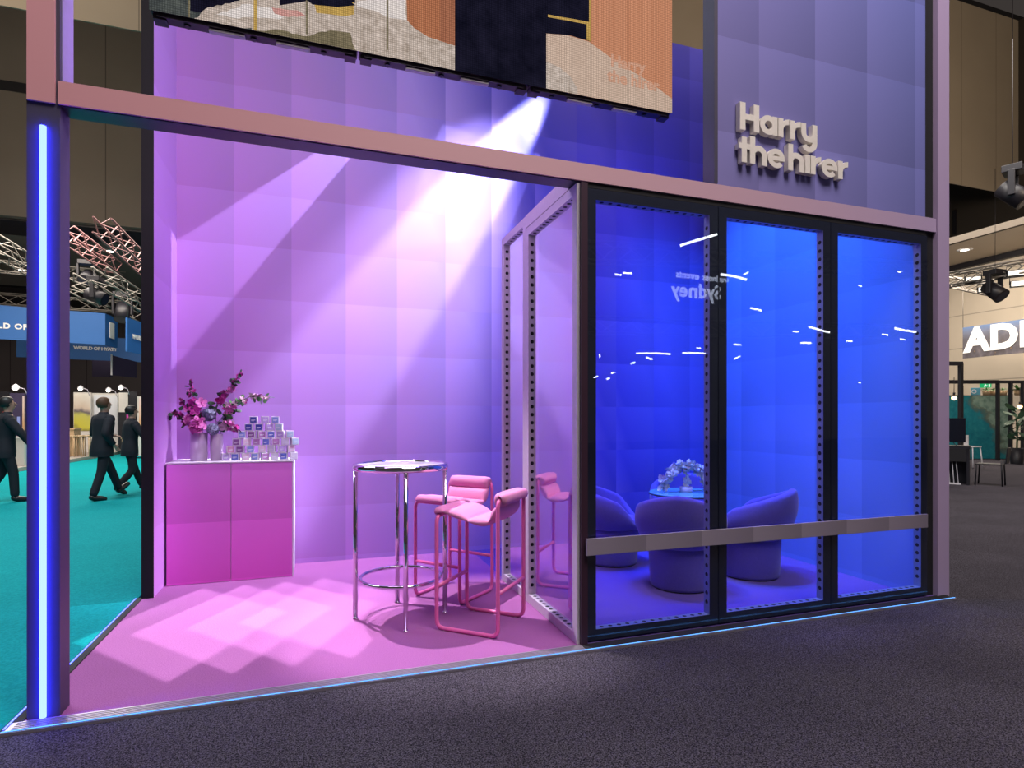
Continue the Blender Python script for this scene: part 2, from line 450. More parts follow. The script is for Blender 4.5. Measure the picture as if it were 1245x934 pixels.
# LED strips
def ledrun(name, label, mb, mat, back, backmat, group=None):
    t = thing(name, label, 'light strip', (0, 0, 0), 0, group)
    mb.build('diffuser', mat, t); back.build('channel', backmat, t)
    return t
m = MB(); b = MB()
m.tube([(-1.2095, Y0 + .002, .008), (-1.2095, Y0 + .002, 2.77)], .0132, 12)
b.box(-1.2185, -1.2005, Y0 + .0045, Y0 + .0118, .004, 2.775)
ledrun('led_tube', 'tall glowing blue white light tube on the dark corner column', m, M_led, b, M_dcol)
m = MB(); b = MB()
m.box(-1.333, 4.735, Y0 - .0885, Y0 - .0845, .0035, .0065); b.box(-1.333, 4.735, Y0 - .0902, Y0 - .083, -.02, .0034)
ledrun('led_strip', 'thin cyan light line along the booth front floor edge', m, M_ledfloor, b, M_blackmatte)
m = MB(); b = MB()
m.box(-1.333, -1.327, Y0 - .07, 5.18, .0065, .010); b.box(-1.3345, -1.3255, Y0 - .07, 5.18, .0058, .0064)
ledrun('led_strip', 'thin pale light line along the floor edge beside the teal aisle', m, M_ledside, b, M_blackmatte)

# ================================================================== SIGN LETTERS
def arc(cx, cz, r0, r1, a0, a1, n=20):
    o = []
    for i in range(n + 1):
        a = math.radians(a0 + (a1 - a0) * i / n); o.append((cx + r1 * math.cos(a), cz + r1 * math.sin(a)))
    for i in range(n, -1, -1):
        a = math.radians(a0 + (a1 - a0) * i / n); o.append((cx + r0 * math.cos(a), cz + r0 * math.sin(a)))
    return o
def letter_shapes(ch, w=.27):
    """list of 2-D outlines; x-height 1.0, cap height 1.45; returns (outlines, advance)"""
    R = lambda a, b, c, d: [(a, c), (b, c), (b, d), (a, d)]
    if ch == 'H': return [R(0, .32, 0, 1.42), R(.80, 1.12, 0, 1.42), R(.30, .82, .55, .85)], 1.17
    if ch == 'a': return [arc(.5, .5, .22, .51, 0, 360, 36), R(.74, 1.03, 0, 1.0)], 1.08
    if ch == 'r': return [R(0, .30, 0, 1.0), [(.28, .50), (.30, .80), (.42, .96), (.66, 1.02), (.66, .72), (.46, .68), (.36, .60), (.31, .45)]], .70
    if ch == 'y': return [arc(.5, .50, .20, .50, 180, 360, 22), R(0, .30, .5, 1.0), R(.70, 1.0, -.02, 1.0), arc(.5, -.02, .20, .50, 205, 360, 20)], 1.05
    if ch == 't': return [R(.10, .40, 0, 1.32), R(-.05, .60, .70, .98)], .58
    if ch == 'h': return [R(0, .30, 0, 1.42), arc(.50, .50, .20, .50, 0, 180, 22), R(.70, 1.0, 0, .5)], 1.05
    if ch == 'i': return [R(0, .30, 0, 1.0)], .35
    if ch == 'e':
        return [arc(.5, .5, .24, .51, 0, 318, 34), R(.24, 1.0, .40, .62)], 1.05
    return [], .12
M_s = 1.0
sg = thing('sign', 'raised ivory two-line lettering on the blue violet header wall', 'sign', (0, 0, 0))
def sign_line(txt, x0, z0, sx, sz):
    x = x0
    for ch in txt:
        shp, adv = letter_shapes(ch)
        if shp:
            m = MB()
            for k, o in enumerate(shp):
                yy = Y0 - .025 + k * .0006
                m.prism([(x + p * sx, yy, z0 + q * sz) for p, q in o], (0, .040 - k * .0006, 0))
            m.build('letter', M_letter, sg)
        x += adv * sx
    return x
sign_line('Harry', 2.735, 3.382, .146, .132)
sign_line('the', 2.735, 3.160, .146, .132)
sign_line('hirer', 3.150, 3.160, .146, .132)

# ================================================================== VIDEO WALL
def screen_mat(name, c, c2=None, scale=30.0, k=1.0, stretch=(1, 1, 1)):
    t = NT(name)
    vec, x, y, z = t.xyz()
    mp = t.n('ShaderNodeMapping', ins={0: vec, 3: stretch})
    nz = t.noise(mp.outputs[0], scale, 4, .65)
    f = t.math('MULTIPLY', t.math('SUBTRACT', nz.outputs[0], .3), 2.5, True)
    col = t.mix(f, c, c2 or c)
    px = t.math('ABSOLUTE', t.math('SINE', t.math('MULTIPLY', x, PI / .0115)))
    pz = t.math('ABSOLUTE', t.math('SINE', t.math('MULTIPLY', z, PI / .0115)))
    dots = t.math('ADD', .62, t.math('MULTIPLY', t.math('MULTIPLY', px, pz), .75))
    e = t.n('ShaderNodeEmission', ins={0: col, 1: t.math('MULTIPLY', dots, k)})
    return t.surf(e.outputs[0])
SX0, SX1, SZ0, SY = -.783, 2.222, 3.417, Y0 + .015
vw = thing('video_wall', 'large LED screen of three cabinets showing terracotta pots and gravel', 'screen', (0, 0, 0))
SW = (SX1 - SX0) / 3
SH = 1.0
for k in range(3):
    a, b = SX0 + k * SW, SX0 + (k + 1) * SW
    c = MB()
    c.box(a + .004, b - .004, SY + .004, SY + .085, SZ0 + .004, SZ0 + SH, 0, None, .003)
    # rubber lip and end brackets along the bottom
    c.box(a + .03, b - .03, SY + .012, SY + .07, SZ0 - .014, SZ0 + .004, 0)
    for e in (a + .012, b - .072): c.box(e, e + .06, SY + .02, SY + .08, SZ0 - .022, SZ0 + .004, 0)
    cab = c.build('screen_cabinet', pbr('screen_housing', (.035, .022, .04), .5) if k == 0 else cabmat, vw)
    cabmat = cab.data.materials[0]
    for e in (a + .26, a + .58):
        h = MB(); h.box(e, e + .17, SY + .02, SY + .05, SZ0 - .030, SZ0 - .016, 0, None, .003); h.build('handle', M_alu, cab)
    for e in (a + .16, a + .47, a + .82):
        h = MB(); h.cyl((e, SY + .045, SZ0 - .022), (e, SY + .045, SZ0 - .013), .016, None, 10); h.build('lock', M_black, cab)
def spx(u, v):
    p = aty(u, v, SY); return (p.x, p.z)
def rough(pts, amp):
    out = []
    for i in range(len(pts)):
        a, b = pts[i], pts[(i + 1) % len(pts)]
        n = max(1, int(math.hypot(b[0] - a[0], b[1] - a[1]) / 5))
        for k in range(n):
            f = k / n
            out.append((a[0] + (b[0] - a[0]) * f + (random.uniform(-amp, amp) if k else 0), a[1] + (b[1] - a[1]) * f + (random.uniform(-amp, amp) if k else 0)))
    return out
def sp(pts, off, mi, m, amp=0.0):
    if amp: pts = rough(pts, amp)
    q = [spx(u, v) for u, v in pts]
    m.poly([(min(SX1, max(SX0, x)), SY - off, min(SZ0 + SH, max(SZ0 + .003, z))) for x, z in q], mi)
SM = [screen_mat('picture_dark_moire', (.025, .03, .035), (.10, .11, .10), 22),
      screen_mat('picture_gravel', (.34, .27, .22), (.62, .52, .46), 26),
      screen_mat('picture_terracotta', (.34, .12, .06), (.46, .18, .09), 10, 1.0, (9, 1, .3)),
      screen_mat('picture_black', (.004, .004, .010), (.012, .011, .025), 8),
      screen_mat('picture_sand', (.50, .36, .28), (.58, .43, .34), 14),
      screen_mat('picture_gold', (.42, .26, .07), (.55, .36, .10), 14),
      screen_mat('picture_cream', (.62, .56, .54), (.74, .66, .62), 16),
      screen_mat('picture_ribbed_orange', (.48, .20, .11), (.58, .26, .15), 6, 1.0, (14, 1, .2)),
      screen_mat('picture_redbrown', (.26, .09, .05), (.40, .16, .09), 8, 1.0, (10, 1, .3)),
      screen_mat('picture_olive', (.12, .10, .06), (.22, .18, .11), 30),
      screen_mat('picture_text', (.56, .30, .20), (.60, .33, .23), 14),
      screen_mat('picture_blush', (.50, .22, .20), (.60, .34, .30), 18)]
d = MB()
L = lambda u: 17 + (u - 180) * .1935
bot = [(u, L(u)) for u in (180, 819.5)]
def strip(u0, u1, top0, top1, mi, off, b0=None, b1=None):
    sp([(u0, L(u0) if b0 is None else b0), (u1, L(u1) if b1 is None else b1), (u1, top1), (u0, top0)], off, mi, d)
strip(180.5, 819.3, -400, -400, 3, .0005)
strip(181, 306, -400, -400, 0, .001)
strip(229, 231, -400, -400, 9, .0013)
sp([(231, -30), (306, -30), (306, 4), (262, 8), (246, 16), (231, 13)], .0013, 3, d, .8)
strip(306, 553, -400, -400, 1, .0012)
sp([(236, 26), (250, 11), (285, 2), (306, -6), (372, -6), (430, 20), (433, 40), (400, 36), (372, 44), (330, 34), (290, 36), (262, 27)], .0015, 1, d, 1.5)
sp([(262, 34), (300, 38), (340, 36), (372, 44), (402, 37), (426, 40), (433, 66), (380, 56), (300, 41)], .0017, 9, d, 1.2)
sp([(262, 18), (300, 5), (330, 9), (352, 18), (340, 24), (312, 22), (290, 23)], .0018, 6, d, 1.5)
sp([(330, 9), (362, 13), (372, 20), (352, 21), (334, 17)], .0021, 11, d, 1.0)
sp([(340, 7), (372, 2), (400, 2), (432, 4), (430, -30), (340, -30)], .0024, 3, d)
sp([(382, 5), (430, 3), (430, 18), (420, 20), (385, 16)], .0025, 5, d)
sp([(372, 0), (420, -3), (432, 7), (410, 9), (380, 6)], .0028, 3, d)
sp([(434, 2), (492, -4), (494, 25), (470, 21), (455, 13), (434, 8)], .0022, 6, d, .5)
sp([(494, 0), (553, -4), (553, 56), (520, 45), (503, 34), (495, 25)], .0023, 2, d)
sp([(535, 0), (553, -4), (553, 56), (535, 50)], .0026, 8, d)
for u in (308.5, 372, 470):
    strip(u, u + (4 if u < 310 else 2), -400, -400, 5 if u < 310 else 9, .0027, L(u) - (2 if u < 310 else 12), L(u) - (2 if u < 310 else 12))
strip(553, 664, -400, -400, 3, .003)
strip(664, 819.3, -400, -400, 7, .0012)
sp([(664, 41), (690, 43), (716, 51), (745, 72), (790, 100), (819.3, 121), (819.3, L(819.3)), (664, L(664))], .0016, 4, d)
sp([(664, 75), (680, 82), (693, 93), (702, 108), (702, L(702)), (664, L(664))], .002, 1, d)
sp([(664, 41), (664, -400), (718, -400), (718, 51), (695, 44), (690, 43)], .0022, 3, d)
sp([(666, 18), (717, 27), (717, 30.5), (666, 21)], .0026, 5, d)
sp([(713, 28), (717, 29), (717, 50), (713, 49)], .0027, 5, d)
sp([(716, -10), (718.5, -10), (718.5, 51), (716, 50)], .0028, 5, d)
disp = d.build('display', SM, vw, recalc=False)
for p_ in disp.data.polygons: pass

def text_mesh(txt, size, extrude=0.0, offset=0.0, align='LEFT', spacing=1.0):
    cu = bpy.data.curves.new('lettering', 'FONT'); cu.body = txt; cu.size = size; cu.extrude = extrude; cu.offset = offset
    cu.align_x = align; cu.space_character = spacing; cu.resolution_u = 3
    o = bpy.data.objects.new('lettering', cu); COL.objects.link(o)
    dg = bpy.context.evaluated_depsgraph_get(); dg.update()
    me = bpy.data.meshes.new_from_object(o.evaluated_get(dg))
    bpy.data.objects.remove(o); bpy.data.curves.remove(cu)
    return me
def place_text(name, txt, size, origin, sdir, mat, parent=None, extrude=0.0, offset=0.0, align='LEFT', spacing=1.0, updir=(0, 0, 1), mirror=False):
    me = text_mesh(txt, size, extrude, offset, align, spacing)
    s, u = Vector(sdir).normalized(), Vector(updir).normalized()
    n = s.cross(u)
    M = Matrix(((s.x, u.x, n.x, origin[0]), (s.y, u.y, n.y, origin[1]), (s.z, u.z, n.z, origin[2]), (0, 0, 0, 1)))
    me.transform(M)
    me.materials.clear(); me.materials.append(mat)
    o = bpy.data.objects.new(name, me); COL.objects.link(o)
    if parent is not None: o.parent = parent
    return o
p = spx(742, 80)
place_text('lettering', 'Harry', .105, (p[0], SY - .0032, p[1]), (1, 0, 0), SM[10], disp, 0, .004)
place_text('lettering', 'the hirer', .105, (p[0] - .02, SY - .0032, p[1] - .10), (1, 0, 0), SM[10], disp, 0, .004)

# ================================================================== CABINET, VASES, CUBES
CZ = 1.035
cb = thing('display_counter', 'magenta two-panel counter with white top against the violet wall', 'counter', (-.70, 5.72, 0))
m = MB(); m.box(-1.192, -.205, 5.512, 5.955, 0.0, CZ - .012, 0)
m.box(-.205, -.197, 5.503, 5.958, 0, CZ - .012, 1)
m.xform(Matrix.Translation((.70, -5.72, 0))); m.build('carcass', [M_white, M_white], cb)
for a, b in ((-1.190, -.704), (-.698, -.207)):
    m = MB(); m.box(a, b, 5.500, 5.5115, .004, CZ - .016, 0)
    o = m.build('front_panel', M_cab); o.parent = cb; o.matrix_parent_inverse = Matrix.Translation((.70, -5.72, 0))
m = MB(); m.box(-1.197, -.193, 5.496, 5.962, CZ - .012, CZ, 0, None, .002); m.xform(Matrix.Translation((.70, -5.72, 0))); m.build('top', M_white, cb)

def vase(label, u, y, r, h):
    x = aty(u, 560, y).x
    t = thing('vase', label, 'vase', (x, y, CZ))
    m = MB(); m.lathe([(r * .94, 0), (r, .008), (r, h), (r * .93, h), (r * .92, .02), (.001, .018)], (0, 0, 0), 28, 0, False)
    m.poly([(r * .94 * math.cos(-2 * PI * k / 28), r * .94 * math.sin(-2 * PI * k / 28), 0) for k in range(28)])
    m.build('body', M_vase, t)
    return x
VY = 5.70
VX1 = vase('wider frosted lilac vase holding the pink peony', 242, VY, .068, .245)
VX2 = vase('narrower frosted lilac vase beside the stacked cubes', 263.5, VY, .052, .235)

def petal(m, c, n, dirv, L, W, curl=.3, mi=0):
    """one folded petal: base at c, pointing along dirv, facing n"""
    n = Vector(n).normalized(); d0 = Vector(dirv); d0 = (d0 - n * d0.dot(n)).normalized(); s = n.cross(d0)
    c = Vector(c)
    def q(f, w, h): return c + d0 * L * f + s * W * w + n * L * h
    P = [c, q(.40, .42, curl * .25), q(.40, -.42, curl * .25), q(.42, 0, curl * .08), q(.80, .46, curl * .7), q(.80, -.46, curl * .7), q(.82, 0, curl * .55), q(1.0, .20, curl), q(1.0, -.20, curl)]
    v = [m.bm.verts.new(p) for p in P]
    for k in ((0, 1, 3), (0, 3, 2), (1, 4, 6, 3), (3, 6, 5, 2), (4, 7, 6), (6, 8, 5), (6, 7, 8)):
        f = m.bm.faces.new([v[i] for i in k]); f.material_index = mi; f.smooth = True
def rnd(): return random.uniform(-1, 1)
def rvec():
    while True:
        v = Vector((rnd(), rnd(), rnd()))
        if .1 < v.length < 1: return v.normalized()
def bloom_mesh(m, c, n, r, k=5, w=.8, curl=.3, mi=0, cm=None):
    n = Vector(n).normalized(); a = n.orthogonal().normalized(); b = n.cross(a); o = random.uniform(0, 6)
    for i in range(k):
        t = o + 2 * PI * i / k
        petal(m, c, n, a * math.cos(t) + b * math.sin(t), r, r * w, curl, mi)
    if cm is not None: m.ball(Vector(c) + n * r * .12, r * .16, mi=cm, sub=1)
def petalmat(name, c): return pbr(name, c, .6, 0, 0, 60, .15, .3)
P_mag = petalmat('petal_magenta', (.66, .06, .42)); P_pink = petalmat('petal_pink', (.90, .28, .66)); P_pale = petalmat('petal_pale_pink', (.85, .62, .72))
P_burg = petalmat('petal_burgundy', (.34, .04, .20)); P_grey = petalmat('petal_grey_blue', (.30, .32, .46)); P_white = petalmat('petal_white', (.85, .82, .84)); P_cream = petalmat('petal_yellow', (.8, .6, .3))
def stem_tube(pts, r, parent):
    m = MB(); m.tube(pts, r, 6); return m.build('stem', M_stem, parent)
def bez(p0, p1, p2, n=8):
    return [p0 * (1 - t) ** 2 + p1 * 2 * t * (1 - t) + p2 * t * t for t in (i / n for i in range(n + 1))]
def flower(name, label, kind, u, v, dy, r, vx, mat, mat2=None):
    """single head on a stem that stands in the vase; the root empty sits at the stem's foot inside the vase"""
    head = aty(u, v, VY + dy)
    foot = Vector((vx, VY, CZ + .025))
    t = thing(name, label, 'flower', foot)
    hl = head - foot
    stem_tube(bez(Vector((0, 0, 0)), Vector((hl.x * .2, hl.y * .2, hl.z * .8)), hl * .97), .0035, t)
    m = MB()
    if kind == 'peony':
        for i in range(110):
            d = rvec(); d.y = -abs(d.y) if i % 4 else d.y
            petal(m, hl + d * r * random.uniform(.35, .72), (d + rvec() * .5).normalized(), rvec(), r * random.uniform(.4, .6), r * .55, random.uniform(.2, .6), 0 if i % 5 else 1)
        m.ball(hl, r * .45, mi=1, sub=1)
    elif kind == 'hydrangea':
        for i in range(60):
            d = rvec(); bloom_mesh(m, hl + d * r * .84, d, r * .36, 4, .9, .2)
        m.ball(hl, r * .66, mi=1, sub=2)
    else:
        bloom_mesh(m, hl, Vector((.2, -1, .3)), r, 5, .85, .25, 0, 1)
        bloom_mesh(m, hl + Vector((0, -.004, 0)), Vector((.2, -1, .3)), r * .7, 3, .7, .5, 0)
    m.build('flower_head', [mat, mat2 or mat], t)
    return t
flower('peony', 'big pink peony at the front of the wide vase', 'peony', 240.5, 518, -.06, .078, VX1, P_pink, P_mag)
flower('peony', 'small pink peony tucked above and beside the big peony', 'peony', 229.5, 510, -.03, .045, VX1, P_pink, P_mag)
flower('orchid', 'single pink open bloom high over the wide vase', 'open', 245, 490, -.05, .048, VX1, P_pink, P_mag)
flower('hydrangea', 'grey blue hydrangea head above the gap between the vases', 'hydrangea', 254, 504, -.02, .062, VX1, P_grey, P_grey)
flower('hydrangea', 'lower grey blue hydrangea head at the narrow vase rim', 'hydrangea', 258.5, 522, -.05, .055, VX2, P_grey, M_leaf)
flower('star_flower', 'deep pink pointed bloom just above the big peony', 'open', 237, 499, -.04, .05, VX1, P_mag, P_burg)

bl_cache = {}
def bloom_obj(mat, k, r, parent, loc, n):
    key = (mat.name, k)
    if key not in bl_cache:
        m = MB(); bloom_mesh(m, (0, 0, 0), (0, 0, 1), 1.0, k, .85, .35); bloom_mesh(m, (0, 0, .05), (0, 0, 1), .7, 3, .8, .8)
        bl_cache[key] = m.build('bloom', mat, parent)
        o = bl_cache[key]
    else:
        o = bl_cache[key].copy(); COL.objects.link(o); o.parent = parent
    o.location = loc; o.scale = (r, r, r)
    o.rotation_euler = Vector(n).to_track_quat('Z', 'Y').to_euler()
    return o
def branch(label, vx, px, dy, mats, nb, r, leafmat, spread=.03, tail=.35, nl=10):
    r *= 1.35; nb = int(nb * 1.5); nl *= 2
    foot = Vector((vx, VY, CZ + .025))
    pts = [aty(u, v, VY + dy * k / max(1, len(px) - 1)) - foot for k, (u, v) in enumerate(px)]
    t = thing('flowering_branch', label, 'flower', foot)
    path = bez(Vector((0, 0, 0)), pts[0], pts[-1], 14) if len(pts) == 2 else [Vector((0, 0, 0))] + pts
    stem_tube(path, .003, t)
    lm = MB()
    def at(f):
        q = f * (len(path) - 1); i = min(int(q), len(path) - 2); return path[i].lerp(path[i + 1], q - i)
    for i in range(nb):
        f = tail + (1 - tail) * (i + .5) / nb
        d = rvec(); d.y = -abs(d.y) - .3; d.normalize()
        k = 1.0 - .55 * max(0, f - .6) / .4
        bloom_obj(random.choice(mats), random.choice((3, 4, 5)), r * random.uniform(.8, 1.25) * k, t, at(f) + rvec() * spread * k, d)
    for i in range(nl):
        f = tail * .8 + (1 - tail * .8) * random.random()
        d = rvec(); petal(lm, at(f) + rvec() * .01, rvec(), d, random.uniform(.04, .075), .036, .2)
    lm.build('leaves', leafmat, t)
    return t
G = None
branch('dark magenta flowering branch standing tallest over the wide vase', VX1, [(242, 515), (231, 462)], -.02, [P_mag, P_mag, P_burg, P_pink], 16, .026, M_leaf, .035, .45, 16)
branch('magenta branch with dark leaves leaning from the wide vase toward the wall corner', VX1, [(238, 510), (219, 484)], -.02, [P_mag, P_burg, P_pink], 9, .026, M_leaf, .03, .55, 10)
branch('burgundy speckled spray drooping low over the side of the wide vase', VX1, [(236, 505), (208, 503)], -.04, [P_burg, P_mag, P_burg], 12, .020, M_leaf, .03, .55, 8)
branch('magenta branch reaching up steeply between the vases, topped with buds', VX2, [(262, 515), (264, 488), (279, 474), (294, 451)], -.02, [P_mag, P_pink, P_mag], 17, .024, M_leaf, .02, .5, 16)
branch('long flowering branch stretching sideways over the cubes with a thin pale tip', VX2, [(264, 515), (280, 495), (304, 482), (328, 484)], -.03, [P_mag, P_pink, P_pale, P_pale], 18, .024, M_leaf2, .03, .42, 18)
branch('leafy branch with pale green buds above the narrow vase', VX2, [(265, 515), (286, 494)], .03, [P_pale, P_cream, P_mag], 9, .020, M_leaf, .035, .5, 18)
branch('pink orchid spray hanging over the front of the narrow vase', VX2, [(264, 512), (277, 516), (291, 523)], -.07, [P_pink, P_mag, P_pink, P_pale], 15, .032, M_leaf, .035, .5, 3)

# gift cubes
CUBC = {'navy': (.05, .06, .36), 'blue': (.12, .16, .55), 'sky': (.25, .34, .72), 'aqua': (.45, .66, .78), 'lilac': (.48, .36, .70), 'plum': (.26, .10, .32), 'mauve': (.46, .22, .48), 'rose': (.62, .30, .46), 'blush': (.78, .58, .70), 'pearl': (.74, .72, .84)}
CUBM = {k: pbr('cube_face_' + k, c, .5) for k, c in CUBC.items()}
M_cubetext = pbr('cube_lettering', (.85, .85, .92), .5)
rows = [  # bottom row first: (crop-x, colour, turn)
    [(115, 'lilac', 35), (205, 'blue', -8), (375, 'blush', 12), (530, 'sky', -10), (660, 'mauve', 20), (822, 'pearl', 5), (980, 'blue', -6), (1125, 'pearl', 15)],
    [(185, 'rose', 25), (305, 'plum', -5), (490, 'sky', 10), (668, 'blush', 8), (815, 'pearl', -12), (960, 'lilac', 10), (1078, 'blush', 20)],
    [(360, 'sky', 8), (490, 'plum', -8), (590, 'mauve', 40), (695, 'blue', 5), (868, 'lilac', -5), (975, 'aqua', 15)],
    [(285, 'plum', -6), (400, 'blush', 18), (548, 'mauve', 8), (692, 'blue', -4), (828, 'mauve', 12), (985, 'pearl', 5), (1065, 'aqua', 30)],
    [(470, 'navy', -8), (612, 'navy', 6), (778, 'lilac', 22), (895, 'aqua', -5)],
    [(540, 'navy', -6), (712, 'lilac', 12), (868, 'sky', 8)]]
order = [0, 1, 3, 2, 4, 5]
CS = .0655
ORD = ['first', 'second', 'third', 'fourth', 'fifth', 'sixth', 'seventh', 'eighth']
RN = ['bottom row', 'second row up', 'third row up', 'fourth row up', 'fifth row up', 'top row']
cubebase = {}
for ri, idx in enumerate(order):
    lst = rows[idx]
    # keep a sane minimum gap so that neighbours do not touch
    xs = [aty(265 + c / 12.45, 555, 5.62).x for c, _, _ in lst]
    for i in range(1, len(xs)): xs[i] = max(xs[i], xs[i - 1] + CS * 1.22)
    for i, ((c, colr, tn), x) in enumerate(zip(lst, xs)):
        tn = max(-14, min(14, tn * .55)) + rnd() * 2
        z = CZ + ri * CS
        t = thing('gift_cube', '%s faced cube, %s from the vases in the %s of the stack' % (colr, ORD[i], RN[ri]), 'box', (x, 5.63, z), math.radians(tn), 'small printed cubes stacked on the counter')
        h = CS / 2 - .001
        m = MB(); m.box(-h, h, -h, h, 0, CS - .0005, 0, None, .0015); m.build('body', M_white, t)
        m = MB(); m.box(-h * .8, h * .8, -h - .0012, -h, CS * .12, CS * .88, 0); fc = m.build('printed_face', CUBM[colr], t)
        m = MB()
        m.box(-h * .55, h * .5, -h - .002, -h - .0012, CS * .44, CS * .52, 0); m.box(-h * .55, h * .2, -h - .002, -h - .0012, CS * .34, CS * .40, 0)
        m.build('lettering', M_cubetext, fc)

# ================================================================== BAR TABLE
TX, TY, TH, TR = .567, 4.130, 1.09, .325
bt = thing('bar_table', 'round chrome bar table with mirror top and foot ring', 'table', (TX, TY, 0))
m = MB(); m.lathe([(TR - .012, TH - .018), (TR - .012, TH - .010), (.001, TH - .010)], (0, 0, 0), 48, 0, False); m.build('table_top', M_mirror, bt)
m = MB(); m.lathe([(TR - .012, TH - .045), (TR + .004, TH - .043), (TR + .010, TH - .022), (TR + .004, TH - .001), (TR - .012, TH), (TR - .016, TH - .022), (TR - .012, TH - .045)], (0, 0, 0), 56, 0, False); m.build('rim', M_chrome, bt)
for a in (171.5, -92, -6, 87):
    c, s = math.cos(math.radians(a)), math.sin(math.radians(a))
    m = MB(); R0 = TR - .012
    m.cyl((R0 * c, R0 * s, .012), (R0 * c, R0 * s, TH - .03), .0165, None, 16); m.cyl((R0 * c, R0 * s, 0), (R0 * c, R0 * s, .014), .0175, None, 16)
    m.build('leg', M_chrome, bt)
m = MB(); RR = TR - .045
m.tube([(RR * math.cos(2 * PI * k / 48), RR * math.sin(2 * PI * k / 48), .285) for k in range(48)], .013, 10, 0, True); 
m.build('foot_ring', M_chrome, bt)

# ================================================================== BAR STOOLS
def fillet(pts, r, n=5, closed=True):
    out = []
    N = len(pts)
    for i in range(N):
        p = Vector(pts[i])
        if not closed and i in (0, N - 1): out.append(p); continue
        a, b = Vector(pts[i - 1]), Vector(pts[(i + 1) % N])
        da, db = (a - p).normalized(), (b - p).normalized()
        rr = min(r, (a - p).length * .49, (b - p).length * .49)
        out += bez(p + da * rr, p, p + db * rr, n)
    return out
def make_stool(label):
    t = thing('bar_stool', label, 'stool', (0, 0, 0), 0, 'pink bar stools')
    W, D = .215, .225            # half width, half depth; front = +x
    zs, zb, r = .755, .885, .0135
    loop = [(D, -W, zs), (D, -W, r), (-D, -W, r), (-D, -W, zb), (-D, W, zb), (-D, W, r), (D, W, r), (D, W, zs)]
    m = MB(); m.tube(fillet(loop, .055, 6), r, 12, 0, True); m.build('tube_frame', M_pinkmetal, t)
    for x, nm in ((D, 'foot_rest'), (-D, 'stretcher')):
        m = MB(); m.cyl((x, -W + .008, .285), (x, W - .008, .285), r * .95, None, 12); m.build(nm, M_pinkmetal, t)
    # quilted sling pad, running from the front tube over the seat up to the back tube
    prof = [(D + .018, zs + .004), (D + .012, zs + .022), (D - .03, zs + .026), (D - .12, zs + .006), (D - .22, zs - .022), (D - .31, zs - .034), (-D + .075, zs - .018), (-D + .035, zs + .035), (-D + .022, zb - .05), (-D + .014, zb + .004), (-D - .004, zb + .022), (-D - .02, zb + .006), (-D - .024, zb - .03)]
    def cr(f):
        q = f * (len(prof) - 1); i = min(int(q), len(prof) - 2); a = q - i
        P = [Vector(prof[max(0, min(len(prof) - 1, i + k))]) for k in (-1, 0, 1, 2)]
        return .5 * ((2 * P[1]) + (P[2] - P[0]) * a + (2 * P[0] - 5 * P[1] + 4 * P[2] - P[3]) * a * a + (3 * P[1] - P[0] - 3 * P[2] + P[3]) * a ** 3)
    wid = W - .012
    def side(sg):
        def fn(a, b):
            c = cr(a); e = cr(min(1, a + .01)) - cr(max(0, a - .01)); e.normalize(); n = Vector((e.y, -e.x))
            if n.y < 0 and a < .45: n = -n
            y = (b * 2 - 1) * wid
            roll = abs(math.sin(PI * a * 6.0)) ** .6
            edge = max(0.0, 1 - abs(b * 2 - 1) ** 8) ** .5
            th = (.006 + .030 * roll) * edge if sg > 0 else (.008 + .014 * roll) * edge
            nn = Vector((-e.y, e.x)); 
            if nn.y < 0 and a < .4: nn = -nn
            # outward (up / front side) is the left normal of travel from front to back
            nn = Vector((e.y, -e.x)) if Vector((e.y, -e.x)).y > 0 or a > .9 else Vector((e.y, -e.x))
            return (c.x + nn.x * th * sg, y, c.y + nn.y * th * sg)
        return fn
    m = MB(); m.grid(side(1), 108, 14); m.grid(side(-1), 108, 14)
    bmesh.ops.remove_doubles(m.bm, verts=m.bm.verts, dist=.0008)
    m.build('cushion', M_pinkfab, t)
    for sx in (-1, 1):
        for sy in (-1, 1):
            m = MB(); m.cyl((sx * (D - .06), sy * W, .0), (sx * (D - .06), sy * W, r * .9), .011, None, 10); m.build('glide', M_white, t)
    return t
st = make_stool('pink tube bar stool nearer the floor edge, its low padded back toward the glass partition')
A, B_s, C_s, D_s = [Vector(p) for p in ((.755, 3.808, 0), (1.079, 3.501, 0), (1.392, 3.828, 0), (1.054, 4.119, 0))]
def stool_pose(a, b, c, d):   # a, d front legs; b, c back legs
    cen = (a + b + c + d) / 4; f = ((a + d) - (b + c)) / 2
    return (cen.x, cen.y, 0), math.atan2(f.y, f.x)
loc, rz = stool_pose(A, B_s, C_s, D_s); st.location = loc; st.rotation_euler = (0, 0, rz)
loc, rz = stool_pose(Vector((.713, 4.556, 0)), Vector((1.085, 4.866, 0)), Vector((1.371, 4.517, 0)), Vector((1.029, 4.216, 0)))
copy_tree(st, loc, rz, 'pink tube bar stool farther from the floor edge, facing the camera behind the chrome table')

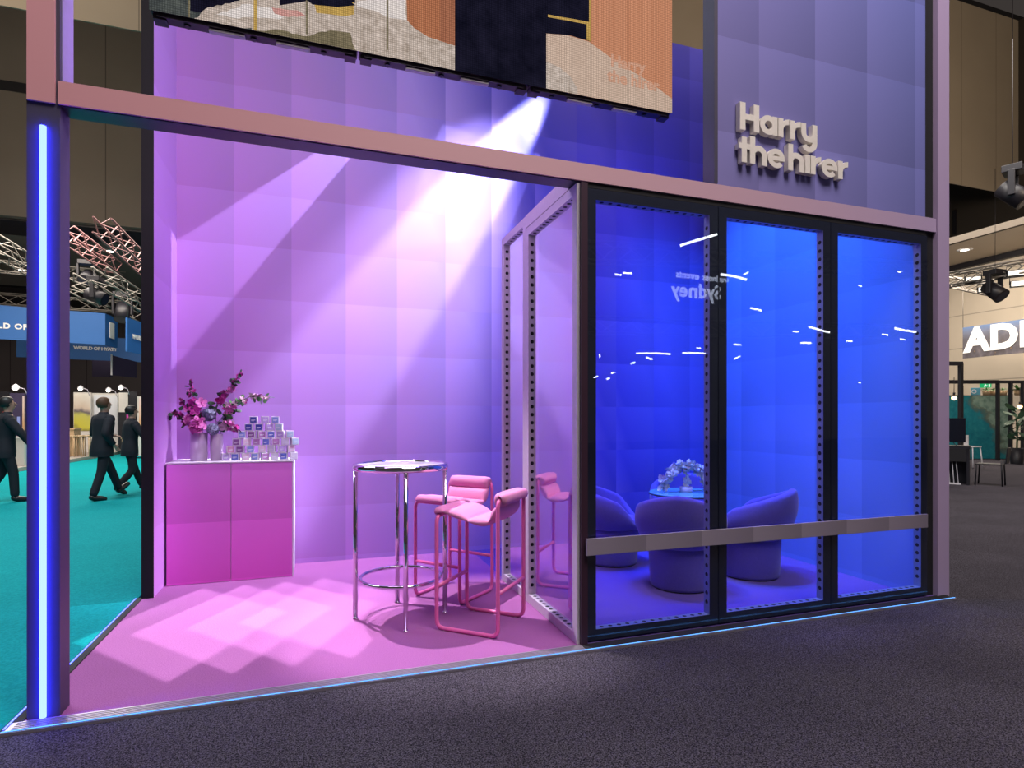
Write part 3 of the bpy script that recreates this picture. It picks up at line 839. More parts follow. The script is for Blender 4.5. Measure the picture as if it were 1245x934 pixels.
# ================================================================== LOUNGE
def make_tub(label):
    t = thing('tub_chair', label, 'chair', (0, 0, 0), 0, 'lavender velvet tub chairs')
    m = MB(); m.lathe([(.245, .012), (.250, .03), (.262, .30), (.262, .37)], (0, 0, 0), 40, 0); m.build('base', M_velvet, t)
    m = MB(); m.lathe([(.235, 0), (.240, .013)], (0, 0, 0), 32, 0); m.build('plinth', M_blackmatte, t)
    # shell: back at local -x, opening at +x
    N = 64
    def rim(th):          # th: 0 at the back
        k = .5 + .5 * math.cos(th)
        a = abs(th)
        top = .80 - .20 * min(1.0, (a / 2.0)) ** 1.3
        q = min(1.0, max(0.0, (a - 1.75) / .75)); q = q * q * (3 - 2 * q)
        return top * (1 - q) + .43 * q
    def pt(th, prof):
        out, k = prof
        return out
    def fn(a, b):
        th = (a - .5) * 2 * PI
        h = rim(th); back = .5 + .5 * math.cos(th)
        z0 = .345
        # profile: under-edge, outer side, rim roll, inner side down to the seat
        if b < .1: q = b / .1; r = .20 + (.300 - .20) * q; z = z0 + .0 + .015 * q * q; 
        elif b < .55: q = (b - .1) / .45; z = z0 + .015 + (h - .035 - z0 - .015) * q; r = .300 + (.035 + .055 * back) * math.sin(q * PI / 2) + .02 * math.sin(q * PI)
        elif b < .75:
            q = (b - .55) / .2; an = PI * q; rr = .0375; r = .335 + .055 * back - rr + rr * math.cos(an); z = h - .035 + .035 * math.sin(an)
        else: q = (b - .75) / .25; r = .26 + .055 * back - (.03 + .03 * back) * q; z = (h - .035) + (.40 - (h - .035)) * q
        return (-r * math.cos(th), r * math.sin(th), z)
    m = MB(); m.grid(fn, N, 36, 0, True); m.build('shell', M_velvet, t)
    m = MB(); m.lathe([(.20, .37), (.262, .385), (.272, .42), (.255, .445), (.18, .455), (.001, .457)], (0, 0, 0), 40, 0); m.build('seat_cushion', M_velvet, t)
    m = MB(); m.box(-.402, -.398, -.0012, .0012, .50, .72, 0); 
    m.bm.free()
    return t
LT = Vector((3.355, 4.70, 0))
tubs = [((2.90, 4.14), 'lavender tub chair with its rounded back to the first glass panel'), ((3.70, 4.24), 'lavender tub chair seen from the side through the middle glass panel'),
        ((2.74, 5.05), 'lavender tub chair half hidden behind the lounge frame, facing the camera side'), ((3.78, 5.32), 'lavender tub chair beyond the table, glimpsed through the white flowers')]
tc = None
for (x, y), lab in tubs:
    rz = math.atan2(LT.y - y, LT.x - x)
    if tc is None:
        tc = make_tub(lab); tc.location = (x, y, 0); tc.rotation_euler = (0, 0, rz)
    else: copy_tree(tc, (x, y, 0), rz, lab)
lt = thing('coffee_table', 'round aqua glass table in the middle of the tub chairs', 'table', LT)
m = MB(); m.lathe([(.34, .690), (.345, .694), (.345, .700), (.34, .704)], (0, 0, 0), 48); m.build('glass_top', M_glasstop, lt)
m = MB(); m.lathe([(.338, .680), (.350, .683), (.352, .690), (.338, .6895)], (0, 0, 0), 48, 0, False); m.build('rim', M_black, lt)
m = MB(); m.lathe([(.16, 0), (.16, .012), (.035, .03), (.03, .66), (.12, .688)], (0, 0, 0), 32); m.build('pedestal', pbr('pale_pedestal', (.5, .5, .58), .3, .6), lt)
oc = thing('orchid_arrangement', 'arched arrangement of white orchids standing on the glass table', 'flowers', (LT.x, LT.y, .704))
m = MB(); m.lathe([(.055, 0), (.06, .01), (.058, .05), (.05, .05), (.05, .012), (.001, .012)], (0, 0, 0), 24, 0, False); m.build('dish', M_vase, oc)
ax = Vector((.947, -.321, 0))
arch = [ax * (.215 * math.cos(PI * k / 18)) + Vector((0, 0, .03 + .225 * math.sin(PI * k / 18))) for k in range(19)]
m = MB(); m.tube([Vector((0, 0, .01)) + ax * .05] + [ax * .13 + Vector((0, 0, .015))] + arch, .004, 6); m.build('stem', M_stem, oc)
m = MB(); m.tube([Vector((0, 0, .02)), ax * .01 + Vector((0, 0, .12)), ax * .0 + Vector((0, 0, .23))], .004, 6); m.build('stem', M_stem, oc)
random.seed(11)
for k in range(84):
    f = (k + random.random()) / 84; a = PI * (f * 1.02 - .01)
    p = ax * (.215 * math.cos(a)) + Vector((0, 0, .03 + .225 * math.sin(a))) + rvec() * .030
    d = rvec(); d += Vector((.1, -.6, .2))
    bloom_obj(P_white, random.choice((4, 5)), random.uniform(.034, .048), oc, p, d)
for k in range(12):
    p = ax * (rnd() * .025) + Vector((0, 0, .06 + .17 * k / 12)); d = rvec() + Vector((.1, -.6, .1)); bloom_obj(P_white, 5, .032, oc, p, d)

# ================================================================== PEOPLE
def skin_mesh(nodes, edges, root, sub=2):
    """nodes: {name: (pos, rx[, ry])} grown into one smooth surface"""
    me = bpy.data.meshes.new('grow')
    names = list(nodes)
    me.from_pydata([nodes[n][0] for n in names], [(names.index(a), names.index(b)) for a, b in edges], [])
    o = bpy.data.objects.new('grow', me); COL.objects.link(o)
    o.modifiers.new('s', 'SKIN'); sd = o.modifiers.new('d', 'SUBSURF'); sd.levels = sub; sd.render_levels = sub
    sv = me.skin_vertices[0].data
    for i, n in enumerate(names):
        v = nodes[n]; sv[i].radius = (v[1], v[2] if len(v) > 2 else v[1]); sv[i].use_root = (n == root)
    dg = bpy.context.evaluated_depsgraph_get(); dg.update()
    r = bpy.data.meshes.new_from_object(o.evaluated_get(dg))
    bpy.data.objects.remove(o); bpy.data.meshes.remove(me)
    for p in r.polygons: p.use_smooth = True
    return r
def mesh_obj(name, me, mat, parent):
    me.materials.clear(); me.materials.append(mat)
    o = bpy.data.objects.new(name, me); COL.objects.link(o); o.parent = parent
    return o
def person(label, loc, heading, H, pose, hairmat, lanyard=False, slim=1.0):
    """local frame: +x is where the person walks, +y their left. pose: joint overrides in units of height 1.8"""
    t = thing('person', label, 'person', loc, heading)
    J = {'pelvis': (0, 0, .95), 'waist': (.01, 0, 1.10), 'chest': (.03, 0, 1.30), 'collar': (.02, 0, 1.45), 'neck': (.03, 0, 1.53), 'jaw': (.055, 0, 1.595), 'head': (.045, 0, 1.685),
         'hipL': (0, .09, .90), 'hipR': (0, -.09, .90), 'kneeL': (.12, .09, .50), 'ankL': (.28, .09, .12), 'toeL': (.43, .10, .09), 'kneeR': (-.02, -.09, .48), 'ankR': (-.20, -.09, .10), 'toeR': (-.05, -.10, .035),
         'shL': (.02, .19, 1.42), 'shR': (.02, -.19, 1.42), 'elL': (-.02, .25, 1.14), 'elR': (-.02, -.25, 1.14), 'wrL': (.08, .26, .91), 'wrR': (.08, -.26, .91)}
    J.update(pose)
    S = H / 1.8
    P = {k: Vector(v) * S for k, v in J.items()}
    w = slim
    R = lambda *a: tuple(q * S for q in a)
    body = {'pelvis': (P['pelvis'], *R(.11, .10)), 'waist': (P['waist'], *R(.105, .09)), 'chest': (P['chest'], *R(.11, .10)), 'collar': (P['collar'], *R(.07, .065)), 'neck': (P['neck'], *R(.052)), 'jaw': (P['jaw'], *R(.074, .082)), 'head': (P['head'], *R(.088, .102)),
            'top': (P['head'] + Vector((-.005, 0, .085)) * S, *R(.045))}
    E = [('pelvis', 'waist'), ('waist', 'chest'), ('chest', 'collar'), ('collar', 'neck'), ('neck', 'jaw'), ('jaw', 'head'), ('head', 'top')]
    for s in 'LR':
        body['hip' + s] = (P['hip' + s], *R(.085)); body['knee' + s] = (P['knee' + s], *R(.052)); body['ank' + s] = (P['ank' + s], *R(.036)); body['toe' + s] = (P['toe' + s], *R(.030))
        body['sh' + s] = (P['sh' + s], *R(.058)); body['el' + s] = (P['el' + s], *R(.040)); body['wr' + s] = (P['wr' + s], *R(.026))
        E += [('pelvis', 'hip' + s), ('hip' + s, 'knee' + s), ('knee' + s, 'ank' + s), ('ank' + s, 'toe' + s), ('collar', 'sh' + s), ('sh' + s, 'el' + s), ('el' + s, 'wr' + s)]
        # hand: palm and five separate bent fingers
        d = (P['wr' + s] - P['el' + s]).normalized(); sd = Vector((1, 0, 0)) - d * d.x
        sd.normalize(); nn = d.cross(sd) * (1 if s == 'L' else -1)
        pal = P['wr' + s] + d * .075 * S
        body['palm' + s] = (pal, *R(.030, .018)); E.append(('wr' + s, 'palm' + s))
        for k, (off, ln) in enumerate(((.024, .070), (.008, .080), (-.008, .074), (-.024, .058))):
            a = pal + (d * .025 + sd * off) * S; b = a + (d * ln * .5) * S; c = b + (d * ln * .4 - nn * ln * .3) * S
            body['f%d%s' % (k, s)] = (a, *R(.0095)); body['g%d%s' % (k, s)] = (b, *R(.0085)); body['h%d%s' % (k, s)] = (c, *R(.007))
            E += [('palm' + s, 'f%d%s' % (k, s)), ('f%d%s' % (k, s), 'g%d%s' % (k, s)), ('g%d%s' % (k, s), 'h%d%s' % (k, s))]
        a = P['wr' + s] + (d * .05 + sd * .036) * S; b = a + (d * .035 + sd * .012 - nn * .012) * S
        body['t' + s] = (a, *R(.011)); body['u' + s] = (b, *R(.009)); E += [('palm' + s, 't' + s), ('t' + s, 'u' + s)]
    me = skin_mesh(body, E, 'pelvis')
    # face features joined into the same body mesh
    fb = MB(); fb.bm.from_mesh(me)
    hc = P['head']
    fb.cyl(hc + Vector((.085, 0, .012)) * S, hc + Vector((.108, 0, -.028)) * S, .008 * S, .016 * S, 8)
    for sy in (-1, 1):
        fb.ball(hc + Vector((-.005, sy * .080, -.015)) * S, .018 * S, .009 * S, .030 * S, sub=1)
        fb.ball(hc + Vector((.080, sy * .030, .008)) * S, .012 * S, .013 * S, .008 * S, sub=1)
    fb.ball(hc + Vector((.090, 0, -.058)) * S, .010 * S, .024 * S, .007 * S, sub=1)
    bpy.data.meshes.remove(me)
    fb.build('body', M_skin, t, recalc=False)
    # hair
    m = MB(); m.ball(hc + Vector((-.022, 0, .010)) * S, .112 * S, .104 * S, .116 * S, sub=3)
    dele = [v for v in m.bm.verts if (v.co - hc).x > .045 * S and (v.co - hc).z < .065 * S or (v.co - hc).z < -.085 * S or (v.co - hc).x > .01 * S and (v.co - hc).z < -.02 * S]
    bmesh.ops.delete(m.bm, geom=dele, context='VERTS')
    m.build('hair', hairmat, t)
    # jacket and trousers follow the body, a little larger
    sec = [(.76, -.005, .150, .190), (.86, -.005, .155, .196), (.98, .0, .142, .184), (1.10, .01, .130, .172), (1.22, .02, .136, .190), (1.34, .025, .138, .212), (1.42, .022, .122, .214), (1.465, .02, .098, .165), (1.50, .022, .078, .098), (1.54, .028, .064, .066)]
    def jacket(f, g_):
        q = g_ * (len(sec) - 1); i = min(int(q), len(sec) - 2); e = q - i
        z, cx, rx, ry = [sec[i][k] + (sec[i + 1][k] - sec[i][k]) * e for k in range(4)]
        an = 2 * PI * f
        return Vector((cx + rx * math.cos(an) * (w * .5 + .5), ry * math.sin(an) * w, z)) * S
    m = MB(); m.grid(jacket, 28, 27, 0, True)
    for s in 'LR':
        a_, b_, c_ = P['sh' + s] + Vector((0, 0, -.005)) * S, P['el' + s], P['wr' + s]
        pts = [a_.lerp(b_, i / 5) for i in range(6)] + [b_.lerp(c_, i / 5) for i in range(1, 6)]
        m.tube(pts, .06, 12, 0, False, [q * S for q in (.080, .078, .074, .070, .066, .063, .060, .057, .054, .050, .047)])
        m.ball(a_, .083 * S, sub=2)
    m.build('jacket', M_suit, t)
    tr = {'pelvis': (P['pelvis'], *R(.150 * w, .118)), 'waist': (P['waist'] - Vector((0, 0, .02)) * S, *R(.128 * w, .10))}; E3 = [('pelvis', 'waist')]
    for s in 'LR':
        tr['hip' + s] = (P['hip' + s], *R(.104)); tr['knee' + s] = (P['knee' + s], *R(.076)); tr['ank' + s] = (P['ank' + s] + (P['ank' + s] - P['knee' + s]) * .03, *R(.066))
        E3 += [('pelvis', 'hip' + s), ('hip' + s, 'knee' + s), ('knee' + s, 'ank' + s)]
    mesh_obj('trousers', skin_mesh(tr, E3, 'pelvis'), M_suit, t)
    for s in 'LR':
        a, b = P['ank' + s], P['toe' + s]
        d = (b - a); d.normalize()
        sh = {'top': (a + Vector((0, 0, .02)) * S, *R(.055)), 'heel': (a - d * .03 * S - Vector((0, 0, .035)) * S, *R(.056)), 'mid': (a.lerp(b, .55) - Vector((0, 0, .012)) * S, *R(.058, .052)), 'toe': (b + d * .06 * S, *R(.048, .038))}
        mesh_obj('shoe', skin_mesh(sh, [('top', 'heel'), ('heel', 'mid'), ('mid', 'toe')], 'mid'), M_shoe, t)
    if lanyard:
        m = MB(); m.tube([P['neck'] + Vector((.065 * math.cos(2 * PI * k / 20), .065 * math.sin(2 * PI * k / 20), -.015 - .02 * math.cos(2 * PI * k / 20))) * S for k in range(20)], .008 * S, 6, 0, True)
        m.build('lanyard', pbr('red_lanyard', (.45, .04, .03), .6), t)
    return t
g = atz(124, 607)
hd = math.radians(46)
person('tall person in dark suit striding past the booth opening, nearer of the walking pair', (g.x, g.y, -.01), hd, 1.80,
       {'ankL': (.34, .09, .15), 'toeL': (.48, .10, .22), 'kneeL': (.20, .09, .52), 'kneeR': (-.06, -.09, .49), 'ankR': (-.20, -.09, .085), 'toeR': (-.03, -.10, .032), 'elR': (-.10, -.27, 1.16), 'wrR': (.05, -.24, .98), 'elL': (.0, .26, 1.15), 'wrL': (.20, .10, 1.12)}, M_hair, slim=1.08)
g = atz(149, 601)
person('shorter person in dark clothes walking just beyond the tall suited person, arm swung down', (g.x + .05, g.y + .25, -.01), math.radians(34), 1.68,
       {'ankL': (.26, .09, .12), 'toeL': (.42, .10, .12), 'kneeR': (.02, -.09, .47), 'ankR': (-.26, -.09, .14), 'toeR': (-.13, -.10, .04), 'elR': (.14, -.30, 1.18), 'wrR': (.36, -.36, .97), 'elL': (.0, .26, 1.14)}, M_hairb, slim=.98)
g = atz(6, 610)
person('person in dark suit with red lanyard cut by the frame edge', (g.x, g.y, -.01), math.radians(30), 1.80,
       {'elR': (.16, -.28, 1.19), 'wrR': (.32, -.30, .95), 'kneeR': (.10, -.09, .50), 'ankR': (.12, -.09, .085), 'toeR': (.28, -.10, .035), 'kneeL': (-.02, .09, .50), 'ankL': (-.24, .09, .14), 'toeL': (-.10, .10, .04)}, M_hairb, lanyard=True)

# ================================================================== HALL, LEFT SIDE
def wallmat(name, col, axis, step, w=.03, horiz=False, dark=.45):
    t = NT(name)
    vec, x, y, z = t.xyz()
    a = z if horiz else (x if axis == 'x' else y)
    f = t.math('FRACT', t.math('DIVIDE', a, step))
    g_ = t.math('LESS_THAN', f, w / step)
    nz = t.noise(vec, .5, 3)
    c = t.mix(nz.outputs[0], tuple(q * .85 for q in col), tuple(q * 1.1 for q in col))
    c = t.mix(g_, c, tuple(q * dark for q in col))
    return t.surf(t.bsdf(**{'Base Color': c, 'Roughness': .85}).outputs[0])
m = MB(); m.box(-40, 30, 15, 15.04, 10.15, 17.0, 0); struct(m.build('wall_bulkhead', wallmat('bulkhead_beige', (.42, .35, .26), 'x', 1.9, .02)), 'beige bulkhead high over the hall')
m = MB(); m.box(-40, 29.9, 25, 25.3, 8.6, 17.0, 0); m.box(-40, 29.9, 24.97, 25.0, 13.0, 13.35, 1); struct(m.build('wall_upper', [wallmat('upper_brown', (.17, .145, .12), 'x', 1.85, .035), M_blackmatte]), 'brown upper hall wall with dark band')
m = MB(); m.box(-40, 30, 15, 25, 17, 17.2); struct(m.build('ceiling', M_blackmatte), 'dark hall ceiling')
m = MB(); m.box(-40, 25.9, 25.3, 46, 8.6, 8.8, 0); m.box(-40, 25.9, 25.3, 27.3, 8.53, 8.6, 1); m.box(-40, 25.9, 38, 44, 8.5, 8.6, 1); struct(m.build('ceiling_lower', [M_hallceil, M_black]), 'grey lower ceiling of the far hall')
m = MB(); m.box(-40.3, -40, -5, 46, 0, 17); struct(m.build('wall_far_left', M_hallbrown), 'brown hall wall far beyond the aisle')
m = MB(); m.box(-40, 30, 46, 46.3, 0, 8.8); struct(m.build('wall_far', wallmat('far_grey', (.17, .145, .15), 'x', 2.1, .05)), 'far grey hall wall')
def downlight(p, label):
    t = thing('downlight', label, 'light', p, 0, 'hall ceiling downlights')
    m = MB(); m.lathe([(.16, -.03), (.16, 0), (.30, 0), (.30, -.02), (.16, -.03)], (0, 0, 0), 24, 0, False); m.build('trim_ring', M_white, t)
    m = MB(); m.lathe([(.0001, -.02), (.16, -.02)], (0, 0, 0), 24, 0, False); m.build('lens', M_lamp, t)
    return t
def on_ceiling(u, v, z):
    d = ray(u, v); t = (z - CH) / d.z; return (d.x * t, d.y * t, z - .002)
downlight(on_ceiling(25, 328, 8.6), 'bright recessed ceiling light seen just beside the blue light tube')
downlight(on_ceiling(133, 305, 8.6), 'bright recessed ceiling light between the two pink lit trusses')

def truss(label, p0, p1, s=.35, n=None, mat=None, group='hall lighting trusses', r=.028):
    p0, p1 = Vector(p0), Vector(p1)
    t = thing('truss', label, 'truss', p0, 0, group)
    d = p1 - p0; L = d.length; d.normalize()
    e = d.cross(Vector((0, 0, 1))).normalized(); g = e.cross(d)
    C = [e * s / 2 * a + g * s / 2 * b for a, b in ((-1, -1), (1, -1), (1, 1), (-1, 1))]
    for c in C:
        m = MB(); m.cyl(c, c + d * L, r, None, 6); m.build('chord', mat or M_truss, t)
    k = n or max(3, int(L / (s * 1.3)))
    m = MB()
    for i in range(k):
        a, b = L * i / k, L * (i + 1) / k
        for j in range(4):
            q0, q1 = (C[j], C[(j + 1) % 4]) if i % 2 == 0 else (C[(j + 1) % 4], C[j])
            m.cyl(q0 + d * a, q1 + d * b, r * .6, None, 5, 0, False)
    m.build('lattice', mat or M_truss, t)
    return t
M_trpink = pbr('truss_pink_light', (.30, .15, .15), .5, .3)  # pink light on these trusses put into their colour
truss('pink lit truss slanting down beside the dark corner column', atd(80, 283, 17), atd(140, 327, 21), .42, None, M_trpink)
truss('pink lit truss slanting down behind the black side wall end', atd(124, 274, 15), atd(182, 330, 19), .40, None, M_trpink)
truss('grey truss running level below the slanting pair, left of the wall end', atd(70, 331, 22), atd(150, 338, 24), .42)
truss('grey truss slanting down from the column toward the moving heads', atd(80, 340, 18), atd(129, 367, 20), .42)
truss('grey truss slanting down to the wall end over the blue banner', atd(120, 333, 17), atd(184, 375, 20), .42)
truss('long grey truss carrying the blue banner ring', atd(-30, 362, 21.6), atd(158, 374, 24.1), .42)
truss('grey truss slanting at the frame edge above the blue banner', atd(-20, 290, 16), atd(40, 325, 18), .45)
truss('short truss end dangling near the banner corner', atd(148, 374, 22), atd(168, 386, 22.5), .45)
truss('thin grey truss level with the ceiling light by the frame edge', atd(-20, 322, 20), atd(60, 330, 21), .36)

def moving_head(p, label, s=1.0, tilt=.5, yaw=0.0):
    t = thing('stage_light', label, 'light', p, yaw, 'moving head stage lights in the hall')
    m = MB(); m.box(-.18 * s, .18 * s, -.14 * s, .14 * s, 0, .12 * s, 0, None, .01); m.build('base', M_black, t)
    for sx in (-1, 1):
        m = MB(); m.box(sx * .20 * s - .03, sx * .20 * s + .03, -.05 * s, .05 * s, -.42 * s, .02 * s, 0, None, .01); m.build('yoke_arm', M_black, t)
    m = MB(); d = Vector((0, -math.sin(tilt), -math.cos(tilt)))
    c = Vector((0, 0, -.36 * s)); m.cyl(c - d * .22 * s, c + d * .22 * s, .15 * s, .17 * s, 16); m.build('head', M_black, t)
    m = MB(); m.cyl(c + d * .222 * s, c + d * .225 * s, .13 * s, None, 16); m.build('lens', M_navy, t)
    return t
moving_head(atd(105, 322, 20), 'black moving head light on the level truss nearest the column', 1.2, .9)
moving_head(atd(117, 343, 17.4), 'large black moving head light hanging over the blue banner', 1.2, 1.2, 1.4)
moving_head(atd(149, 362, 20), 'black moving head light above the banner corner', 1.4, .4)

# blue hanging banners
def banner(label, pts, z0, z1, text=None, tpos=None, tsize=.5, thick=.06, sp=1.15):
    t = thing('hanging_banner', label, 'banner', pts[0], 0, 'blue hanging banners')
    o = Vector(pts[0])
    m = MB()
    for a, b in zip(pts, pts[1:]):
        a, b = Vector((*a[:2], 0)), Vector((*b[:2], 0)); d = (b - a).normalized(); n = Vector((-d.y, d.x, 0))
        q = [a, b, b + n * thick, a + n * thick]
        m.prism([(p.x - o.x, p.y - o.y, z0 - o.z) for p in q], (0, 0, z1 - z0))
    m.build('banner_face', M_banner, t)
    if text:
        a, b = Vector((*pts[0][:2], 0)), Vector((*pts[1][:2], 0)); d = (b - a).normalized(); n = Vector((d.y, -d.x, 0))
        p = a + d * tpos[0] + n * .02; 
        place_text('lettering', text, tsize, (p.x - o.x, p.y - o.y, tpos[1] - o.z), d, M_bannertext, t, .004, .012, 'LEFT', sp)
    for a in pts:
        m = MB(); m.cyl((a[0] - o.x, a[1] - o.y, z1 - o.z), (a[0] - o.x, a[1] - o.y, z1 + 1.2 - o.z), .012, None, 6); m.build('wire', M_truss, t)
    return t
def zof(u, v, p):   # height of the point above ground position p seen at row v
    Z = B_ * p.x + A_ * p.y; return CH + (HY - v) * Z / F
a, b, c = atd(-70, 400, 20.5), atd(128, 400, 23), atd(143, 400, 24.2)
z1, z0 = zof(0, 371.5, a.lerp(b, .35)), zof(0, 412.5, a.lerp(b, .35))
tx0 = (atd(-37, 400, 20.8) - a); 
bn = banner('large blue banner in front, white words cut by the corner column', [a, b, c], z0, z1, 'WORLD OF HYATT', (Vector((tx0.x, tx0.y, 0)).length, zof(0, 398.5, a.lerp(b, .3))), .275)
o = Vector(a); d = (Vector(b) - Vector(a)); d.z = 0; d.normalize(); q = Vector(a).lerp(Vector(b), .0)
pA = atd(136, 403, 23.55); 
m = MB(); dd = (Vector(c) - Vector(b)); dd.z = 0; dd.normalize(); nn = Vector((dd.y, -dd.x, 0)); base = pA + nn * .02 - o
m.prism([tuple(base + dd * s + Vector((0, 0, zz))) for s, zz in ((-.28, -.30), (.18, -.30), (.18, .34), (-.28, .34))], tuple(nn * .012)); m.build('logo_square', M_bannertext, bn)
a, b = atd(20, 425, 25.5), atd(184, 425, 28)
mid = a.lerp(b, .4)
banner('lower blue banner behind, carrying the complete white words', [a, b], zof(0, 437, mid), zof(0, 408, mid), 'WORLD OF HYATT', ((atd(90, 425, 26.6) - a).xy.length, zof(0, 426, atd(115, 425, 27))), .20, .06, .92)
a, b = atd(155, 410, 19), atd(190, 410, 21)
mid = a.lerp(b, .3)
banner('angled blue banner panel beside the black wall end', [a, b], zof(0, 430, mid), zof(0, 390, mid), 'WORLD OF HYATT', (.28, zof(0, 413, mid)), .20)
t = thing('hanging_sign', 'dark purple hanging sign under the blue banners', 'sign', atd(112, 448, 26))
o = atd(112, 448, 26)
m = MB(); p0, p1 = atd(112, 448, 26), atd(137, 448, 26.3)
m.box(0, (p1 - p0).x, 0, .06, -.37, .37); m.build('panel', M_purplesign, t)
m = MB(); p2 = atd(136, 448, 24.8) - o; p3 = atd(166, 448, 27) - o
m.prism([(p2.x, p2.y, -.40), (p3.x, p3.y, -.36), (p3.x, p3.y, .40), (p2.x, p2.y, .46)], (.0, .05, 0)); m.build('panel', M_purplesign, t)
m = MB(); m.box(p2.x - .03, p2.x + .02, p2.y - .05, p2.y, -.40, .50); m.build('edge_strip', M_white, t)

# far stands beside the teal aisle
m = MB(); m.box(-16, -7.62, 17.5, 36, -.01, .09); struct(m.build('floor_stand', pbr('stand_floor', (.42, .37, .33), .6)), 'pale raised floor of the far stands')
def backpanel(label, u0, u1, v0, y, mats, deco, gl='exhibition stand panels in the far hall', zb=.092):
    p0, p1 = aty(u0, v0, y), aty(u1, v0, y)
    t = thing('exhibition_display', label, 'panel', (p0.x, y, zb), 0, gl)
    W = p1.x - p0.x; Ht = p0.z - zb
    m = MB(); m.box(0, W, 0, .08, 0, Ht); m.build('board', mats, t)
    if deco:
        for name, mat, f in deco:
            m = MB(); m.box(W * f[0], W * f[1], -.015, -.002, Ht * f[2], Ht * f[3]); m.build(name, mat, t)
    return t
def picture(name, stops, sc=1.5, z0=0.0, zh=3.0):
    t = NT(name)
    vec, x, y, z = t.xyz()
    nz = t.noise(vec, sc, 4)
    f = t.math('ADD', t.math('DIVIDE', t.math('SUBTRACT', z, z0), zh), t.math('MULTIPLY', t.math('SUBTRACT', nz.outputs[0], .5), .35))
    c = t.ramp(f, stops)
    return t.surf(t.bsdf(**{'Base Color': c, 'Roughness': .6}).outputs[0])
PIC1 = picture('landscape_picture', [(.0, (.05, .05, .04)), (.30, (.10, .08, .05)), (.36, (.55, .50, .05)), (.50, (.50, .48, .10)), (.56, (.12, .10, .12)), (.62, (.60, .48, .38)), (.8, (.75, .70, .62)), (1, (.62, .60, .62))], 1.2, .0, 2.9)
PIC2 = picture('mist_picture', [(0, (.45, .44, .46)), (.5, (.62, .62, .66)), (1, (.70, .72, .76))], 1.5)
PIC3 = picture('sunset_picture', [(0, (.30, .18, .10)), (.4, (.65, .38, .2)), (.6, (.75, .55, .45)), (1, (.45, .50, .68))], 1.5)
yv = 27.0
backpanel('pale stand panel with a landscape picture of a yellow field', 89.5, 110.5, 477, yv, M_whitepanel, [('picture', PIC1, (.03, .97, .36, .98))])
backpanel('pale misty picture panel behind the walking pair', 110.8, 143.5, 478, yv + .3, M_whitepanel, [('picture', PIC2, (.10, .98, .3, .97))])
backpanel('dark stand panel with hung colourful brochures and a white notice', 144, 166.5, 476, yv - .3, M_black, [('notice', M_whitepanel, (.02, .52, .66, .98)), ('brochure', pbr('magenta_card', (.55, .05, .35), .6), (.44, .56, .30, .66)), ('brochure', pbr('blue_card', (.06, .10, .45), .6), (.60, .70, .30, .72)), ('brochure', pbr('red_card', (.45, .08, .06), .6), (.74, .83, .34, .70))])
backpanel('pale end panel with a sunset picture by the black wall end', 167, 183, 482, yv - 1.0, M_whitepanel, [('picture', PIC3, (.12, .92, .28, .96))])
def counter(label, u0, u1, vt, y, mat, top=None, d=.6, zb=.091):
    p0, p1 = aty(u0, vt, y), aty(u1, vt, y)
    t = thing('stand_counter', label, 'counter', (p0.x, y, zb), 0, 'counters on the far stands')
    W, Ht = p1.x - p0.x, p0.z - zb
    m = MB(); m.box(0, W, 0, d, 0, Ht - .05); m.build('body', mat, t)
    m = MB(); m.box(-.03, W + .03, -.03, d + .03, Ht - .05, Ht, 0, None, .008); m.build('counter_top', top or mat, t)
    return t
counter('pale wooden counter at the near end of the far stand', 78, 90, 521, 24.5, M_wood)
counter('white counter under the misty picture panel', 108, 122, 527, 25.2, M_whitepanel)
counter('white counter at the right of the walking pair', 158, 182, 520, 24.0, M_whitepanel)
counter('warm wooden counter just beyond the shorter walker', 148, 157, 532, 25.4, M_wood)
counter('long white counter behind the person with red lanyard', -30, 29.5, 532, 19.6, M_whitepanel)
backpanel('dark stand panel behind the long white counter with small lit screen', 12, 30, 478, 21.5, M_purplesign, [('picture', PIC3, (.86, .99, .25, .96)), ('screen', emit('small_screen', (.35, .40, .75), .8), (.50, .68, .42, .66))])
backpanel('black stand panel at the frame edge behind the lanyard wearer', -20, 11.5, 476, 21.8, M_black, [('notice', PIC2, (.80, .95, .55, .90))])
def stool_legs(u, v, y, label):
    p = aty(u, v, y); t = thing('wooden_stool', label, 'stool', (p.x, y, .091), 0, 'wooden stools on the far stand')
    m = MB(); m.lathe([(.135, .70), (.14, .72), (.135, .745)], (0, 0, 0), 20); m.build('seat', M_wood, t)
    for k in range(4):
        a = PI / 4 + k * PI / 2
        m = MB(); m.cyl((.12 * math.cos(a), .12 * math.sin(a), 0), (.10 * math.cos(a), .10 * math.sin(a), .70), .018, None, 8); m.build('leg', M_wood, t)
stool_legs(88, 545, 24.0, 'wooden stool nearest the pale counter on the far stand')
stool_legs(97, 545, 24.1, 'middle wooden stool of three on the far stand')
stool_legs(106, 545, 24.2, 'wooden stool closest to the tall walking person')
def arm_lamp(u, v, y, label):
    p = aty(u, v, y)
    t = thing('arm_lamp', label, 'lamp', p, 0, 'arm spotlights over the far stands')
    m = MB(); m.tube([(.26, .12, -.28), (.20, .06, -.05), (.05, 0, .01)], .014, 6); m.build('arm', M_alu, t)
    m = MB(); m.lathe([(.02, .10), (.09, .04), (.10, -.04)], (0, 0, 0), 14, 0, False); m.build('lamp_shade', M_white, t)
    m = MB(); m.ball((0, -.03, -.02), .075, sub=2); m.build('bulb', M_lamp, t)
arm_lamp(98, 472, 26.5, 'glowing arm spotlight over the landscape picture'); arm_lamp(132, 474, 26.5, 'glowing arm spotlight above the tall walking person')
arm_lamp(147, 471, 26.2, 'glowing arm spotlight over the dark brochure panel'); arm_lamp(19, 471, 21, 'glowing arm spotlight near the frame edge over the dark panel')

